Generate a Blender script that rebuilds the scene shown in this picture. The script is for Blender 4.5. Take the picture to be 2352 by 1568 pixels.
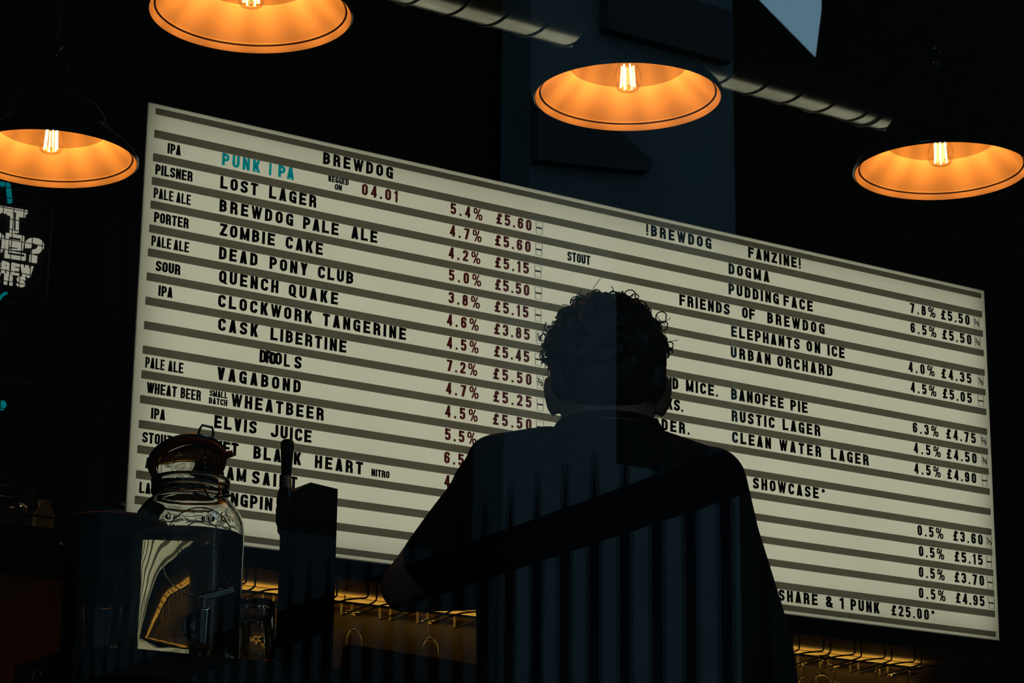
import bpy, math, random
from mathutils import Vector, Matrix
random.seed(7)
S = bpy.context.scene
COL = S.collection
for o in list(bpy.data.objects):
    bpy.data.objects.remove(o)

# ------------------------------------------------------------------ camera
CAM = Vector((-3.1937, -7.3111, 0.45))
cd = bpy.data.cameras.new('camera'); cam = bpy.data.objects.new('camera', cd); COL.objects.link(cam)
cd.sensor_width = 36; cd.lens = 85.81; cd.clip_start = .05; cd.clip_end = 300
rx_, up_, bk_ = (0.83990, -0.54263, 0.01086), (-0.15603, -0.22225, 0.96242), (-0.51982, -0.81004, -0.27134)
cam.matrix_world = Matrix(((rx_[0], up_[0], bk_[0], CAM.x), (rx_[1], up_[1], bk_[1], CAM.y), (rx_[2], up_[2], bk_[2], CAM.z), (0, 0, 0, 1)))
S.camera = cam
# ------------------------------------------------------------------ sky (dusk, seen only reflected in the window)
w = bpy.data.worlds.new('dusk_sky'); S.world = w; w.use_nodes = True
bg = w.node_tree.nodes['Background']
bg.inputs[0].default_value = (0.36, 0.70, 0.95, 1); bg.inputs[1].default_value = 3.5
# ------------------------------------------------------------------ exposure
S.view_settings.view_transform = 'Standard'; S.view_settings.look = 'None'
S.view_settings.exposure = 0; S.view_settings.gamma = 1; S.view_settings.use_curve_mapping = False
S.cycles.sample_clamp_indirect = 4
S.cycles.caustics_reflective = False; S.cycles.caustics_refractive = False
S.cycles.max_bounces = 20; S.cycles.transmission_bounces = 16; S.cycles.transparent_max_bounces = 32

# ================================================================== helpers
PI = math.pi

class MB:
    """collects shapes for ONE mesh object"""
    def __init__(s): s.v = []; s.f = []
    def add(s, vs, fs):
        b = len(s.v); s.v += [tuple(v) for v in vs]; s.f += [tuple(i + b for i in f) for f in fs]
    def box(s, a, b):
        x0, y0, z0 = a; x1, y1, z1 = b
        s.add([(x0,y0,z0),(x1,y0,z0),(x1,y1,z0),(x0,y1,z0),(x0,y0,z1),(x1,y0,z1),(x1,y1,z1),(x0,y1,z1)],
              [(0,3,2,1),(4,5,6,7),(0,1,5,4),(1,2,6,5),(2,3,7,6),(3,0,4,7)])
    def lathe(s, prof, n=48, c=(0,0,0), closed=False, rot=None):
        vs = []; m = len(prof)
        for r, z in prof:
            for k in range(n):
                a = 2*PI*k/n; p = Vector((r*math.cos(a), r*math.sin(a), z))
                if rot is not None: p = rot @ p
                vs.append(p + Vector(c))
        fs = []
        for i in range(m if closed else m-1):
            j = (i+1) % m
            for k in range(n):
                l = (k+1) % n
                fs.append((i*n+k, i*n+l, j*n+l, j*n+k))
        s.add(vs, fs)
    def cyl(s, p0, p1, r0, r1=None, n=16, cap=True):
        r1 = r0 if r1 is None else r1
        p0, p1 = Vector(p0), Vector(p1); d = (p1-p0).normalized()
        u = d.orthogonal().normalized(); v = d.cross(u)
        vs = []
        for p, r in ((p0, r0), (p1, r1)):
            for k in range(n):
                a = 2*PI*k/n; vs.append(p + u*(r*math.cos(a)) + v*(r*math.sin(a)))
        fs = [(k, (k+1) % n, n+(k+1) % n, n+k) for k in range(n)]
        if cap: fs += [tuple(range(n))[::-1], tuple(range(n, 2*n))]
        s.add(vs, fs)
    def tube(s, pts, r, n=8, closed=False):
        pts = [Vector(p) for p in pts]; m = len(pts); vs = []; u = None
        for i, p in enumerate(pts):
            a = pts[(i-1) % m] if (closed or i > 0) else pts[i]
            b = pts[(i+1) % m] if (closed or i < m-1) else pts[i]
            d = (b-a).normalized()
            u = d.orthogonal().normalized() if u is None else (u - d*u.dot(d)).normalized()
            v = d.cross(u); rr = r[i] if isinstance(r, (list, tuple)) else r
            for k in range(n):
                t = 2*PI*k/n; vs.append(p + u*(rr*math.cos(t)) + v*(rr*math.sin(t)))
        fs = []
        for i in range(m if closed else m-1):
            j = (i+1) % m
            for k in range(n): fs.append((i*n+k, i*n+(k+1) % n, j*n+(k+1) % n, j*n+k))
        if not closed: fs += [tuple(range(n))[::-1], tuple(range((m-1)*n, m*n))]
        s.add(vs, fs)
    def sphere(s, c, rx, ry=None, rz=None, n=20, m=12, rot=None):
        ry = rx if ry is None else ry; rz = rx if rz is None else rz
        c = Vector(c); vs = []; fs = []
        for i in range(1, m):
            t = PI*i/m
            for k in range(n):
                a = 2*PI*k/n; p = Vector((rx*math.sin(t)*math.cos(a), ry*math.sin(t)*math.sin(a), rz*math.cos(t)))
                vs.append(c + (rot @ p if rot is not None else p))
        top = Vector((0,0,rz)); 
        vs.append(c + (rot @ top if rot is not None else top)); vs.append(c - (rot @ top if rot is not None else top))
        T, B = len(vs)-2, len(vs)-1
        for i in range(m-2):
            for k in range(n): fs.append((i*n+k, (i+1)*n+k, (i+1)*n+(k+1) % n, i*n+(k+1) % n))
        for k in range(n):
            fs.append((T, k, (k+1) % n)); fs.append((B, (m-2)*n+(k+1) % n, (m-2)*n+k))
        s.add(vs, fs)
    def capsule(s, p0, r0, p1, r1, n=20):
        p0, p1 = Vector(p0), Vector(p1); d = (p1-p0); L = d.length; d.normalize()
        q = Vector((0,0,1)).rotation_difference(d).to_matrix()
        prof = [(max(r0*math.cos(-PI/2+PI/2*i/6), 1e-4), r0*math.sin(-PI/2+PI/2*i/6)) for i in range(7)]
        prof += [(max(r1*math.cos(PI/2*i/6), 1e-4), L + r1*math.sin(PI/2*i/6)) for i in range(7)]
        b = len(s.v); s.lathe(prof, n, p0, rot=q)
        s.f.append(tuple(b+k for k in range(n))[::-1]); m = len(prof)
        s.f.append(tuple(b+(m-1)*n+k for k in range(n)))
    def loft(s, rings, n=32):
        """rings: (z, cx, cy, rx, ry)"""
        vs = []
        for z, cx, cy, rx, ry in rings:
            for k in range(n):
                a = 2*PI*k/n; c_, s_ = math.cos(a), math.sin(a); e = .8
                vs.append((cx + rx*abs(c_)**e*math.copysign(1, c_), cy + ry*abs(s_)**e*math.copysign(1, s_), z))
        m = len(rings)
        fs = [(i*n+k, i*n+(k+1) % n, (i+1)*n+(k+1) % n, (i+1)*n+k) for i in range(m-1) for k in range(n)]
        fs += [tuple(range(n))[::-1], tuple(range((m-1)*n, m*n))]
        s.add(vs, fs)
    def prism(s, poly, y0, y1):
        """poly of (x, z), extruded from y0 to y1"""
        n = len(poly)
        s.add([(x, y0, z) for x, z in poly] + [(x, y1, z) for x, z in poly],
              [tuple(range(n)), tuple(range(n, 2*n))[::-1]] + [(i, n+i, n+(i+1) % n, (i+1) % n) for i in range(n)])
    def build(s, name, mat, parent=None, smooth=True, flat_angle=40):
        me = bpy.data.meshes.new(name); me.from_pydata(s.v, [], s.f); me.update()
        import bmesh
        bm = bmesh.new(); bm.from_mesh(me); bmesh.ops.recalc_face_normals(bm, faces=bm.faces); bm.to_mesh(me); bm.free()
        o = bpy.data.objects.new(name, me); COL.objects.link(o)
        if mat: me.materials.append(mat)
        if smooth:
            me.polygons.foreach_set('use_smooth', [True]*len(me.polygons))
            me.set_sharp_from_angle(angle=math.radians(flat_angle))
        if parent: o.parent = parent
        return o

def remeshed(name, mb, mat, parent=None, voxel=.006, smooth=4):
    o = mb.build(name, mat, None, False)
    r = o.modifiers.new('r', 'REMESH'); r.mode = 'VOXEL'; r.voxel_size = voxel
    if smooth:
        m = o.modifiers.new('s', 'SMOOTH'); m.iterations = smooth; m.factor = .5
    dg = bpy.context.evaluated_depsgraph_get(); dg.update()
    me = bpy.data.meshes.new_from_object(o.evaluated_get(dg), depsgraph=dg)
    o.modifiers.clear(); o.data = me; me.name = name
    me.materials.clear(); me.materials.append(mat)
    me.polygons.foreach_set('use_smooth', [True]*len(me.polygons))
    if parent: o.parent = parent
    return o

def thing(name, label, cat, loc=(0,0,0), rz=0, group=None):
    o = bpy.data.objects.new(name, None); COL.objects.link(o)
    o.empty_display_size = .05; o.location = loc; o.rotation_euler = (0,0,rz)
    o['label'] = label; o['category'] = cat
    if group: o['group'] = group
    return o
def tag(o, label, cat, group=None):
    o['label'] = label; o['category'] = cat
    if group: o['group'] = group
    return o
def struct(o): o['kind'] = 'structure'; return o
def dup(root, loc, label=None, group=None, rz=None):
    r = root.copy(); COL.objects.link(r); r.location = loc
    if rz is not None: r.rotation_euler = (0,0,rz)
    if label: r['label'] = label
    if group: r['group'] = group
    for ch in list(root.children):
        c = ch.copy(); COL.objects.link(c); c.parent = r
        for g in list(ch.children):
            d = g.copy(); COL.objects.link(d); d.parent = c
    return r

# ------------------------------------------------------------------ materials
def pmat(name, color, rough=.5, metal=0, spec=.5, var=.2, scale=30, bump=0, emit=None, estr=0):
    m = bpy.data.materials.new(name); m.use_nodes = True; nt = m.node_tree; b = nt.nodes['Principled BSDF']
    b.inputs['Roughness'].default_value = rough; b.inputs['Metallic'].default_value = metal
    b.inputs['Specular IOR Level'].default_value = spec
    tc = nt.nodes.new('ShaderNodeTexCoord'); nz = nt.nodes.new('ShaderNodeTexNoise'); nz.inputs['Scale'].default_value = scale
    nz.inputs['Detail'].default_value = 4
    nt.links.new(tc.outputs['Object'], nz.inputs['Vector'])
    mx = nt.nodes.new('ShaderNodeMix'); mx.data_type = 'RGBA'
    mx.inputs[6].default_value = (*[c*(1-var) for c in color], 1); mx.inputs[7].default_value = (*[min(c*(1+var), 1) for c in color], 1)
    nt.links.new(nz.outputs['Fac'], mx.inputs[0]); nt.links.new(mx.outputs[2], b.inputs['Base Color'])
    if bump:
        bp = nt.nodes.new('ShaderNodeBump'); bp.inputs['Strength'].default_value = bump; bp.inputs['Distance'].default_value = .01
        nt.links.new(nz.outputs['Fac'], bp.inputs['Height']); nt.links.new(bp.outputs['Normal'], b.inputs['Normal'])
    if emit:
        b.inputs['Emission Color'].default_value = (*emit, 1); b.inputs['Emission Strength'].default_value = estr
    return m

def emat(name, color, strength):
    m = bpy.data.materials.new(name); m.use_nodes = True; nt = m.node_tree; nt.nodes.clear()
    e = nt.nodes.new('ShaderNodeEmission'); e.inputs[0].default_value = (*color, 1); e.inputs[1].default_value = strength
    out = nt.nodes.new('ShaderNodeOutputMaterial'); nt.links.new(e.outputs[0], out.inputs[0])
    return m

def thin_glass(name, base=.04, tint=(1,1,1), rough=0.0, pw=5):
    """thin clear sheet: reflects more at grazing angles, lets the rest straight through"""
    m = bpy.data.materials.new(name); m.use_nodes = True; nt = m.node_tree; nt.nodes.clear()
    out = nt.nodes.new('ShaderNodeOutputMaterial'); mx = nt.nodes.new('ShaderNodeMixShader')
    tr = nt.nodes.new('ShaderNodeBsdfTransparent'); tr.inputs[0].default_value = (*tint, 1)
    gl = nt.nodes.new('ShaderNodeBsdfGlossy'); gl.inputs['Roughness'].default_value = rough
    ge = nt.nodes.new('ShaderNodeNewGeometry'); dt = nt.nodes.new('ShaderNodeVectorMath'); dt.operation = 'DOT_PRODUCT'
    nt.links.new(ge.outputs['Normal'], dt.inputs[0]); nt.links.new(ge.outputs['Incoming'], dt.inputs[1])
    ab = nt.nodes.new('ShaderNodeMath'); ab.operation = 'ABSOLUTE'; nt.links.new(dt.outputs['Value'], ab.inputs[0])
    su = nt.nodes.new('ShaderNodeMath'); su.operation = 'SUBTRACT'; su.inputs[0].default_value = 1; nt.links.new(ab.outputs[0], su.inputs[1])
    po = nt.nodes.new('ShaderNodeMath'); po.operation = 'POWER'; po.inputs[1].default_value = pw; nt.links.new(su.outputs[0], po.inputs[0])
    ma = nt.nodes.new('ShaderNodeMath'); ma.operation = 'MULTIPLY_ADD'; ma.inputs[1].default_value = 1-base; ma.inputs[2].default_value = base
    nt.links.new(po.outputs[0], ma.inputs[0])
    nt.links.new(ma.outputs[0], mx.inputs[0]); nt.links.new(tr.outputs[0], mx.inputs[1]); nt.links.new(gl.outputs[0], mx.inputs[2])
    nt.links.new(mx.outputs[0], out.inputs[0])
    return m

def solid_glass(name, ior=1.5, color=(1,1,1), bump=0, scale=18, rough=0):
    m = bpy.data.materials.new(name); m.use_nodes = True; nt = m.node_tree; nt.nodes.clear()
    out = nt.nodes.new('ShaderNodeOutputMaterial'); g = nt.nodes.new('ShaderNodeBsdfGlass')
    g.inputs['Color'].default_value = (*color, 1); g.inputs['IOR'].default_value = ior; g.inputs['Roughness'].default_value = rough
    if bump:
        tc = nt.nodes.new('ShaderNodeTexCoord'); mp = nt.nodes.new('ShaderNodeMapping'); mp.inputs['Scale'].default_value = (1, 1, .35)
        nz = nt.nodes.new('ShaderNodeTexNoise'); nz.inputs['Scale'].default_value = scale; nz.inputs['Detail'].default_value = 1.5
        bp = nt.nodes.new('ShaderNodeBump'); bp.inputs['Strength'].default_value = bump; bp.inputs['Distance'].default_value = .01
        nt.links.new(tc.outputs['Object'], mp.inputs['Vector']); nt.links.new(mp.outputs[0], nz.inputs['Vector'])
        nt.links.new(nz.outputs['Fac'], bp.inputs['Height']); nt.links.new(bp.outputs['Normal'], g.inputs['Normal'])
    nt.links.new(g.outputs[0], out.inputs[0])
    return m

def translucent(name, color, dcol, mixf):
    m = bpy.data.materials.new(name); m.use_nodes = True; nt = m.node_tree; nt.nodes.clear()
    out = nt.nodes.new('ShaderNodeOutputMaterial'); mx = nt.nodes.new('ShaderNodeMixShader'); mx.inputs[0].default_value = mixf
    a = nt.nodes.new('ShaderNodeBsdfTranslucent'); d = nt.nodes.new('ShaderNodeBsdfDiffuse')
    tc = nt.nodes.new('ShaderNodeTexCoord'); nz = nt.nodes.new('ShaderNodeTexNoise'); nz.inputs['Scale'].default_value = 3
    mc = nt.nodes.new('ShaderNodeMix'); mc.data_type = 'RGBA'
    mc.inputs[6].default_value = (*[c*.95 for c in color], 1); mc.inputs[7].default_value = (*[min(1, c*1.05) for c in color], 1)
    nt.links.new(tc.outputs['Object'], nz.inputs['Vector']); nt.links.new(nz.outputs['Fac'], mc.inputs[0]); nt.links.new(mc.outputs[2], a.inputs[0])
    d.inputs[0].default_value = (*dcol, 1)
    nt.links.new(a.outputs[0], mx.inputs[1]); nt.links.new(d.outputs[0], mx.inputs[2]); nt.links.new(mx.outputs[0], out.inputs[0])
    return m

M = dict(
    wall=pmat('dark_wall_paint', (.010,.0095,.009), .8, spec=.05, bump=.2),
    ceiling=pmat('dark_ceiling_paint', (.010,.0095,.009), .8, spec=.05),
    floor=pmat('dark_floor_boards', (.03,.022,.016), .6, scale=8),
    ochre=pmat('ochre_wall_paint', (.42,.37,.22), .6, scale=6, var=.3),
    soffit=pmat('black_soffit_board', (.005,.005,.005), .7, spec=.1),
    gold_ply=pmat('pale_ply_underside', (.40,.27,.10), .6),
    casing=pmat('grey_cabinet_metal', (.04,.04,.04), .5),
    panel=translucent('opal_light_panel', (.90,.90,.80), (.5,.5,.44), .12),
    rail=None,
    ink=pmat('black_letter_vinyl', (.004,.005,.005), .6),
    maroon=None, teal_ink=None,
    icon=pmat('grey_icon_ink', (.10,.10,.085), .6),
    enamel_black=pmat('black_gloss_enamel', (.004,.004,.004), .18, spec=.5),
    enamel_white=pmat('white_enamel', (.82,.78,.70), .45, var=.06, scale=9),
    dark_lining=pmat('darker_dome_lining', (.26,.25,.22), .6, var=.1, scale=9, spec=.2),  # darker and rougher than the skirt lining
    groove=pmat('dark_rim_seam', (.02,.012,.008), .6),
    filament=emat('glowing_filament', (1, .285, .038), 240),
    led=emat('warm_led_tape', (1, .62, .13), 9),
    led_fill=emat('hidden_fill_tape', (1, .66, .30), 20),  # glow of the added strip hidden on the left shelf
    tubelamp=emat('tube_lamp_glow', (1, .99, .90), 2.25),
    bulb_glass=thin_glass('clear_bulb_glass', .06, (1,1,1), .03, 2.6),
    window_glass=thin_glass('window_pane_glass', .04),
    brass=pmat('dull_brass', (.45,.28,.10), .3, 1),
    steel=pmat('brushed_steel', (.55,.55,.55), .25, 1),
    galv=pmat('galvanised_steel', (.66,.66,.62), .22, 1, scale=14, var=.25),
    black_metal=pmat('black_painted_metal', (.006,.006,.006), .4),
    mesh_wire=pmat('black_mesh_wire', (.015,.015,.015), .35),
    cap=translucent('clear_peg_tip', (.95,.9,.7), (.8,.75,.6), .35),
    jar=solid_glass('jar_glass', 1.5, (.97,.98,.97), .22, 16),
    emboss=solid_glass('embossed_glass', 1.5, (.96,.97,.96)),
    water=solid_glass('clear_drink', 1.33, (.93,.9,.82)),
    tumbler=solid_glass('tumbler_glass', 1.5, (.97,.97,.97), .15, 40),
    bottle=translucent('frosted_bottle_glass', (.9,.85,.7), (.7,.66,.55), .35),
    rubber=pmat('orange_red_rubber', (.55,.085,.014), .45),
    black_plastic=pmat('black_plastic', (.007,.007,.008), .4),
    tap_body=pmat('black_tap_body', (.008,.009,.011), .3),
    dark_wire=pmat('dark_steel_wire', (.22,.21,.20), .22, 1),
    lamp_tint_steel=pmat('lamp_tinted_steel', (.75,.55,.38), .55, 1),  # orange tint put into the steel for lamp reflections on the ferrule
    chrome=pmat('chrome', (.7,.7,.7), .08, 1),
    tower=pmat('black_tower_board', (.006,.006,.007), .7),
    urn=pmat('black_urn_enamel', (.005,.005,.006), .55, spec=.2),
    urn_ink=pmat('grey_urn_lettering', (.05,.05,.055), .6),
    bar=pmat('dark_bar_timber', (.012,.009,.007), .65, scale=12, spec=.25),
    cabinet=pmat('brown_cabinet_timber', (.22,.125,.07), .7, scale=10),
    copper=pmat('copper', (.8,.32,.12), .22, 1),
    shirt=pmat('black_tshirt_cotton', (.004,.004,.0045), .95, spec=.05, scale=60),
    trousers=pmat('black_denim', (.005,.005,.006), .9, spec=.1),
    skin=pmat('skin', (.16,.075,.05), .6, spec=.2, var=.1),
    hair=pmat('dark_brown_hair', (.012,.006,.004), .55, spec=.3),
    shoe=pmat('black_shoe_leather', (.005,.005,.005), .5),
    white_eye=pmat('eye_white', (.6,.58,.55), .2),
    facade=pmat('grey_stone_facade', (.058,.070,.068), .85, spec=.05, scale=2, var=.25),
    dark_brick=pmat('soot_black_brick', (.013,.010,.007), .9, scale=5, spec=0),
    slate=pmat('dark_slate', (.027,.028,.028), .9, spec=.05),
    pavement=pmat('dark_pavement', (.02,.02,.02), .9, spec=.05),
    iron=pmat('black_iron', (.002,.002,.002), .8, spec=0),
    sign_white=emat('sign_cream_light', (.36,.35,.27), .85),
    sign_teal=emat('sign_teal_light', (.0,.20,.23), .6),
    sign_back=pmat('black_sign_board', (.005,.005,.005), .8),
)
def rail_mat(name, tint, dcol, k):
    m = bpy.data.materials.new(name); m.use_nodes = True; nt = m.node_tree; nt.nodes.clear()
    out = nt.nodes.new('ShaderNodeOutputMaterial'); mx = nt.nodes.new('ShaderNodeMixShader'); mx.inputs[0].default_value = k
    t = nt.nodes.new('ShaderNodeBsdfTransparent'); t.inputs[0].default_value = (*tint,1)
    d = nt.nodes.new('ShaderNodeBsdfDiffuse'); d.inputs[0].default_value = (*dcol,1)
    nt.links.new(t.outputs[0], mx.inputs[1]); nt.links.new(d.outputs[0], mx.inputs[2]); nt.links.new(mx.outputs[0], out.inputs[0])
    return m
M['rail'] = rail_mat('smoked_letter_rail', (.43,.415,.385), (.04,.037,.034), .12)
M['teal_ink'] = rail_mat('clear_teal_letter', (.02,.80,.95), (0,.16,.19), .2)
M['maroon'] = rail_mat('clear_maroon_letter', (.34,.13,.13), (.02,.004,.004), .1)

# ------------------------------------------------------------------ condensed sign lettering (own strokes)
def rounded(pts, rad, closed):
    out = []; n = len(pts)
    for i, p in enumerate(pts):
        if not closed and i in (0, n-1): out.append(p); continue
        a = Vector(pts[i-1]); b = Vector(p); c = Vector(pts[(i+1) % n])
        r = min(rad, (a-b).length*.5, (c-b).length*.5)
        p0 = b + (a-b).normalized()*r; p1 = b + (c-b).normalized()*r
        for k in range(7):
            t = k/6; q = p0*(1-t)**2 + b*(2*t*(1-t)*.82 + 0) + p1*t*t + (p0+p1)*.5*(2*t*(1-t)*.18); out.append((q.x, q.y))
    return out
NARROW = {'I': .27, '1': .36, '.': .2, '!': .2, ' ': .3, "'": .2}
WIDE = {'M': 1.28, 'W': 1.36, '%': 1.6, '&': 1.15, '*': .75}
def glyph(ch, w, t):
    """list of ('p', [points]) ribbons in a box w x 1 and ('q', quad) solids"""
    L, R, B, T, Mi = t/2, w-t/2, t/2, 1-t/2, .5
    r = .24; out = []
    def rd(pts, closed=False, rad=r): out.append(('p', rounded(pts, rad, closed), closed))
    def ln(*pts): out.append(('p', list(pts), False))
    def dg(x0, y0, x1, y1, k=1.12):
        h = t*k/2; out.append(('q', [(x0-h,y0),(x0+h,y0),(x1+h,y1),(x1-h,y1)]))
    if ch == 'A':
        dg(t*.55,0,w/2,1); dg(w-t*.55,0,w/2,1); ln((w*.24,.27),(w*.76,.27))
    elif ch == 'B':
        ln((L,0),(L,1)); rd([(L,T),(R-.02,T),(R-.02,Mi+.02),(L,Mi+.02)], rad=.2); rd([(L,Mi+.02),(R,Mi+.02),(R,B),(L,B)], rad=.2)
    elif ch == 'C': rd([(R,.66),(R,T),(L,T),(L,B),(R,B),(R,.34)])
    elif ch == 'D': ln((L,0),(L,1)); rd([(L,T),(R,T),(R,B),(L,B)])
    elif ch in 'EF':
        ln((L,0),(L,1)); ln((L,T),(w,T)); ln((L,Mi),(w*.9,Mi))
        if ch == 'E': ln((L,B),(w,B))
    elif ch == 'G': rd([(R,.68),(R,T),(L,T),(L,B),(R,B),(R,.50)]); ln((w*.52,.46),(w,.46)); ln((R,.5),(R,0))
    elif ch == 'H': ln((L,0),(L,1)); ln((R,0),(R,1)); ln((L,Mi),(R,Mi))
    elif ch == 'I': ln((w/2,0),(w/2,1))
    elif ch == 'J': rd([(R,1),(R,B),(L,B),(L,.34)])
    elif ch == 'K': ln((L,0),(L,1)); dg(L+t*.5,.36,w-t*.55,1); dg(w-t*.5,0,w*.48,.6)
    elif ch == 'L': ln((L,0),(L,1)); ln((L,B),(w,B))
    elif ch == 'M': ln((L,0),(L,1)); ln((R,0),(R,1)); dg(w/2,.05,t*.55,1,.72); dg(w/2,.05,w-t*.55,1,.72)
    elif ch == 'N': ln((L,0),(L,1)); ln((R,0),(R,1)); dg(w-t*.6,0,t*.6,1,.72)
    elif ch in 'O0': rd([(L,Mi),(L,T),(R,T),(R,B),(L,B)], True)
    elif ch == 'P': ln((L,0),(L,1)); rd([(L,T),(R,T),(R,.44),(L,.44)])
    elif ch == 'Q': rd([(L,Mi),(L,T),(R,T),(R,B),(L,B)], True); dg(w*.95,-.04,w*.55,.26)
    elif ch == 'R': ln((L,0),(L,1)); rd([(L,T),(R-.01,T),(R-.01,.48),(L,.48)]); rd([(L,.48),(R,.48),(R,0)], rad=.16)
    elif ch == 'S': rd([(R,.69),(R,T),(L,T),(L,.53),(R,.47),(R,B),(L,B),(L,.31)], rad=.22)
    elif ch == 'T': ln((0,T),(w,T)); ln((w/2,0),(w/2,1))
    elif ch == 'U': rd([(L,1),(L,B),(R,B),(R,1)])
    elif ch == 'V': dg(w/2,0,t*.55,1); dg(w/2,0,w-t*.55,1)
    elif ch == 'W':
        for a, b in ((.30,.07),(.30,.5),(.70,.5),(.70,.93)): dg(w*a,0,w*b,1,.82)
    elif ch == 'X': dg(t*.5,0,w-t*.5,1); dg(w-t*.5,0,t*.5,1)
    elif ch == 'Y': dg(w/2,.4,t*.55,1); dg(w/2,.4,w-t*.55,1); ln((w/2,0),(w/2,.45))
    elif ch == 'Z': ln((0,T),(w,T)); ln((0,B),(w,B)); dg(t*.6,t*.7,w-t*.6,1-t*.7)
    elif ch == '1': ln((w-t*.55,0),(w-t*.55,1)); ln((0,.80),(w-t*.55,.80))
    elif ch == '2': rd([(L,.68),(L,T),(R,T),(R,.56),(L+.02,.2),(L,B)], rad=.2); ln((0,B),(w,B))
    elif ch == '3': rd([(L,.7),(L,T),(R,T),(R,.53),(w*.4,.53)], rad=.2); rd([(w*.4,.53),(R,.53),(R,B),(L,B),(L,.3)], rad=.2)
    elif ch == '4': ln((w*.7,0),(w*.7,1)); ln((0,.27),(w,.27)); dg(t*.45,.26,w*.66,1,.8)
    elif ch == '5': ln((L,T),(w*.95,T)); ln((L,.45),(L,1)); rd([(L,.58),(R,.60),(R,B),(L,B),(L,.28)], rad=.22)
    elif ch == '6': rd([(R,.7),(R,T),(L,T),(L,B),(R,B),(R,.57),(L,.57)])
    elif ch == '7': ln((0,T),(w,T)); dg(w*.36,0,w-t*.55,1-t*.6)
    elif ch == '8': rd([(L+.02,.7),(L+.02,T),(R-.02,T),(R-.02,.53),(L+.02,.53)], True, .18); rd([(L,.3),(L,.53),(R,.53),(R,B),(L,B)], True, .2)
    elif ch == '9': rd([(L,.3),(L,B),(R,B),(R,T),(L,T),(L,.43),(R,.43)])
    elif ch == '.': ln((w/2,0),(w/2,t*1.05))
    elif ch == '!': ln((w/2,.27),(w/2,1)); ln((w/2,0),(w/2,t))
    elif ch == '?': rd([(L,.66),(L,T),(R,T),(R,.56),(w/2,.46),(w/2,.24)], rad=.2); ln((w/2,0),(w/2,t*.95))
    elif ch == '%':
        q = t*.55
        for cx, cy in ((w*.21,.75),(w*.79,.25)):
            out.append(('o', rounded([(cx-w*.16,cy),(cx-w*.16,cy+.20),(cx+w*.16,cy+.20),(cx+w*.16,cy-.20),(cx-w*.16,cy-.20)], .15, True), True))
        dg(w*.27,0,w*.73,1,.6)
    elif ch == '&':
        rd([(w*.2,.62),(w*.2,T),(w*.66,T),(w*.66,.64),(L,.42),(L,B),(w*.7,B),(R,.42)], rad=.18); dg(w-t*.4,0,w*.25,.72)
    elif ch == '£': rd([(R,.68),(R,T),(L+.12,T),(L+.12,B)], rad=.22); ln((0,B),(w,B)); ln((0,.47),(w*.72,.47))
    elif ch == '*':
        for k in range(3):
            a = PI/6 + k*PI/3; ln((w/2-.16*math.cos(a),.78-.16*math.sin(a)), (w/2+.16*math.cos(a),.78+.16*math.sin(a)))
    return out
def char_w(ch, cw): return cw*1.0 if ch not in NARROW and ch not in WIDE else (NARROW[ch]*.9 if ch in NARROW else cw*WIDE[ch])
def lay_text(mb, text, x0, x1, base, h, f, cw=.58, t=.19, depth=.002):
    """letters from x0 to x1 standing on base, height h; f(x, z, d) gives the 3-D point"""
    ws = [char_w(c, cw) for c in text]; n = len(text)
    gap = ((x1-x0)/h - sum(ws))/(n-1) if n > 1 else 0; k = 1
    if n == 1: k = (x1-x0)/h/ws[0]
    elif gap < .09:
        k = ((x1-x0)/h - .09*(n-1))/sum(ws); gap = .09
    elif n == 1: gap = 0
    x = x0
    for c, wd in zip(text, ws):
        wd *= k; tt = min(t, wd) if c in 'I.!' else min(t, wd*.40)
        if c == '1': tt = min(t, wd*.6)
        for g in glyph(c, wd, tt):
            kind, pts = g[0], g[1]
            if kind == 'q':
                q = [f(x+px*h, base+pz*h, 0) for px, pz in pts] + [f(x+px*h, base+pz*h, depth) for px, pz in pts]
                mb.add(q, [(0,1,2,3),(7,6,5,4),(0,4,5,1),(1,5,6,2),(2,6,7,3),(3,7,4,0)]); continue
            half = (tt*.6 if kind == 'o' else tt)/2
            tv = .85 if kind == 'p' else 1.0
            closed = g[2]; m = len(pts); ring = []
            for i, p in enumerate(pts):
                a = Vector(pts[(i-1) % m]) if (closed or i > 0) else Vector(p)
                b = Vector(pts[(i+1) % m]) if (closed or i < m-1) else Vector(p)
                d = (b-a).normalized() if (b-a).length > 1e-9 else Vector((1,0))
                nx, nz = -d.y*half, d.x*half*tv
                for sx, dd in ((1,0),(-1,0),(-1,depth),(1,depth)):
                    ring.append(f(x+(p[0]+sx*nx)*h, base+(p[1]+sx*nz)*h, dd))
            fs = []
            for i in range(m if closed else m-1):
                j = (i+1) % m
                for q in range(4): fs.append((i*4+q, i*4+(q+1) % 4, j*4+(q+1) % 4, j*4+q))
            if not closed: fs += [(0,1,2,3), ((m-1)*4+3,(m-1)*4+2,(m-1)*4+1,(m-1)*4)]
            mb.add(ring, fs)
        x += (wd+gap)*h

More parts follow.
